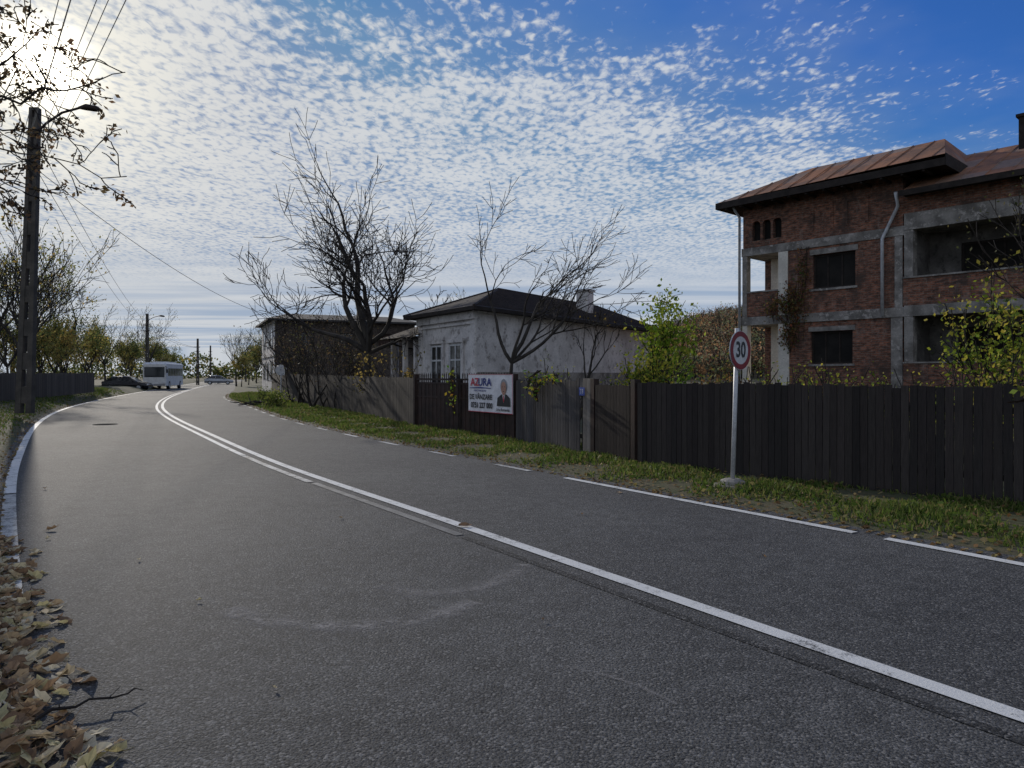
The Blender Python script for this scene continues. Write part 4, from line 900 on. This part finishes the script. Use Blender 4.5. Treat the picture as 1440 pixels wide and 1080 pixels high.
mpp = nt.nodes.new('ShaderNodeMapping'); mpp.inputs['Scale'].default_value = (1.35, .85, 1); mpp.inputs['Rotation'].default_value = (0, 0, R(-14)); nt.links.new(P, mpp.inputs[0]); PC = mpp.outputs[0]
low = noise(nt, P, .55, 3, .55); low2 = noise(nt, P, 1.9, 3, .6)
lin = math_n(nt, 'SUBTRACT', math_n(nt, 'SUBTRACT', v, 2.1), math_n(nt, 'MULTIPLY', u, .48))
lin = math_n(nt, 'ADD', lin, math_n(nt, 'MULTIPLY', math_n(nt, 'SUBTRACT', low, .5), 2.2)); lin = math_n(nt, 'ADD', lin, math_n(nt, 'MULTIPLY', math_n(nt, 'SUBTRACT', low2, .5), 1.8))
m_ = mapr(nt, lin, -.9, .8)
m_ = math_n(nt, 'MAXIMUM', m_, mapr(nt, v, .9, -.6))
n1 = noise(nt, PC, 22, 3, .6, .5)
vo = nt.nodes.new('ShaderNodeTexVoronoi'); vo.inputs['Scale'].default_value = 24; nt.links.new(PC, vo.inputs['Vector'])
cl = math_n(nt, 'ADD', math_n(nt, 'MULTIPLY', n1, .85), math_n(nt, 'MULTIPLY', math_n(nt, 'SUBTRACT', .75, vo.outputs['Distance']), .30))
cl = math_n(nt, 'ADD', cl, math_n(nt, 'MULTIPLY', math_n(nt, 'SUBTRACT', low2, .5), .35))
thr = math_n(nt, 'SUBTRACT', .80, math_n(nt, 'MULTIPLY', m_, .40))
thr = math_n(nt, 'SUBTRACT', thr, math_n(nt, 'MULTIPLY', g1, .06))
cov = mapr(nt, math_n(nt, 'SUBTRACT', cl, thr), -.13, .22)
mp = nt.nodes.new('ShaderNodeMapping'); mp.inputs['Scale'].default_value = (.10, .5, 1); nt.links.new(P, mp.inputs[0])
st = mapr(nt, noise(nt, mp.outputs[0], 1.0, 4, .6), .36, .60, .2, 1)
far = mapr(nt, v, 4.4, 9.0)
cov = math_n(nt, 'ADD', math_n(nt, 'MULTIPLY', cov, math_n(nt, 'SUBTRACT', 1, far)), math_n(nt, 'MULTIPLY', math_n(nt, 'MULTIPLY', st, .85), far))
base = mixc(nt, 1.0, sky.outputs[0], (.24, .56, 1.15), 'MULTIPLY')
mn = nt.nodes.new('ShaderNodeVectorMath'); mn.operation = 'MINIMUM'; nt.links.new(base, mn.inputs[0]); mn.inputs[1].default_value = (1.3, 2.4, 4.7); base = mn.outputs[0]
base = mixc(nt, math_n(nt, 'MULTIPLY', m_, .42), base, (2.7, 3.5, 4.9))
hzf = mapr(nt, sp.outputs[2], .0, .30, .8, 0)
base = mixc(nt, hzf, base, (3.2, 4.2, 5.6))
cc = mixc(nt, low2, (5.3, 5.7, 6.3), (6.7, 7.0, 7.4))
col = mixc(nt, math_n(nt, 'MULTIPLY', cov, .92), base, cc)
def scl(c, f):
    n = nt.nodes.new('ShaderNodeVectorMath'); n.operation = 'SCALE'; n.inputs[0].default_value = c; nt.links.new(f, n.inputs['Scale']); return n.outputs[0]
def addv(a, b):
    n = nt.nodes.new('ShaderNodeVectorMath'); n.operation = 'ADD'; nt.links.new(a, n.inputs[0]); nt.links.new(b, n.inputs[1]); return n.outputs[0]
gs = math_n(nt, 'ADD', .45, math_n(nt, 'MULTIPLY', cov, .55))
col = addv(col, scl((.9, .6, .05), math_n(nt, 'MULTIPLY', g1, gs))); col = addv(col, scl((3.4, 2.9, 1.6), g2)); col = addv(col, scl((60, 55, 45), g3))
nt.links.new(col, bg.inputs[0])
sun = bpy.data.lights.new('sun', 'SUN'); sun.energy = 2.8; sun.angle = R(1.0); sun.color = (1, .92, .80); so = bpy.data.objects.new('sun', sun); COL.objects.link(so); so.rotation_euler = SV.to_track_quat('Z', 'Y').to_euler(); so.location = (-20, 30, 20)
# ------------------------------------------------------------------ camera
cam = bpy.data.cameras.new('camera'); cam.lens = 25; cam.sensor_width = 36; cam.shift_y = -.009; cam.clip_end = 3000; cam.clip_start = .05
co = bpy.data.objects.new('camera', cam); COL.objects.link(co); co.location = (0, 0, 1.6); co.rotation_euler = (R(90), 0, 0); scene.camera = co
scene.view_settings.view_transform = 'Standard'; scene.view_settings.look = 'None'; scene.view_settings.exposure = 0
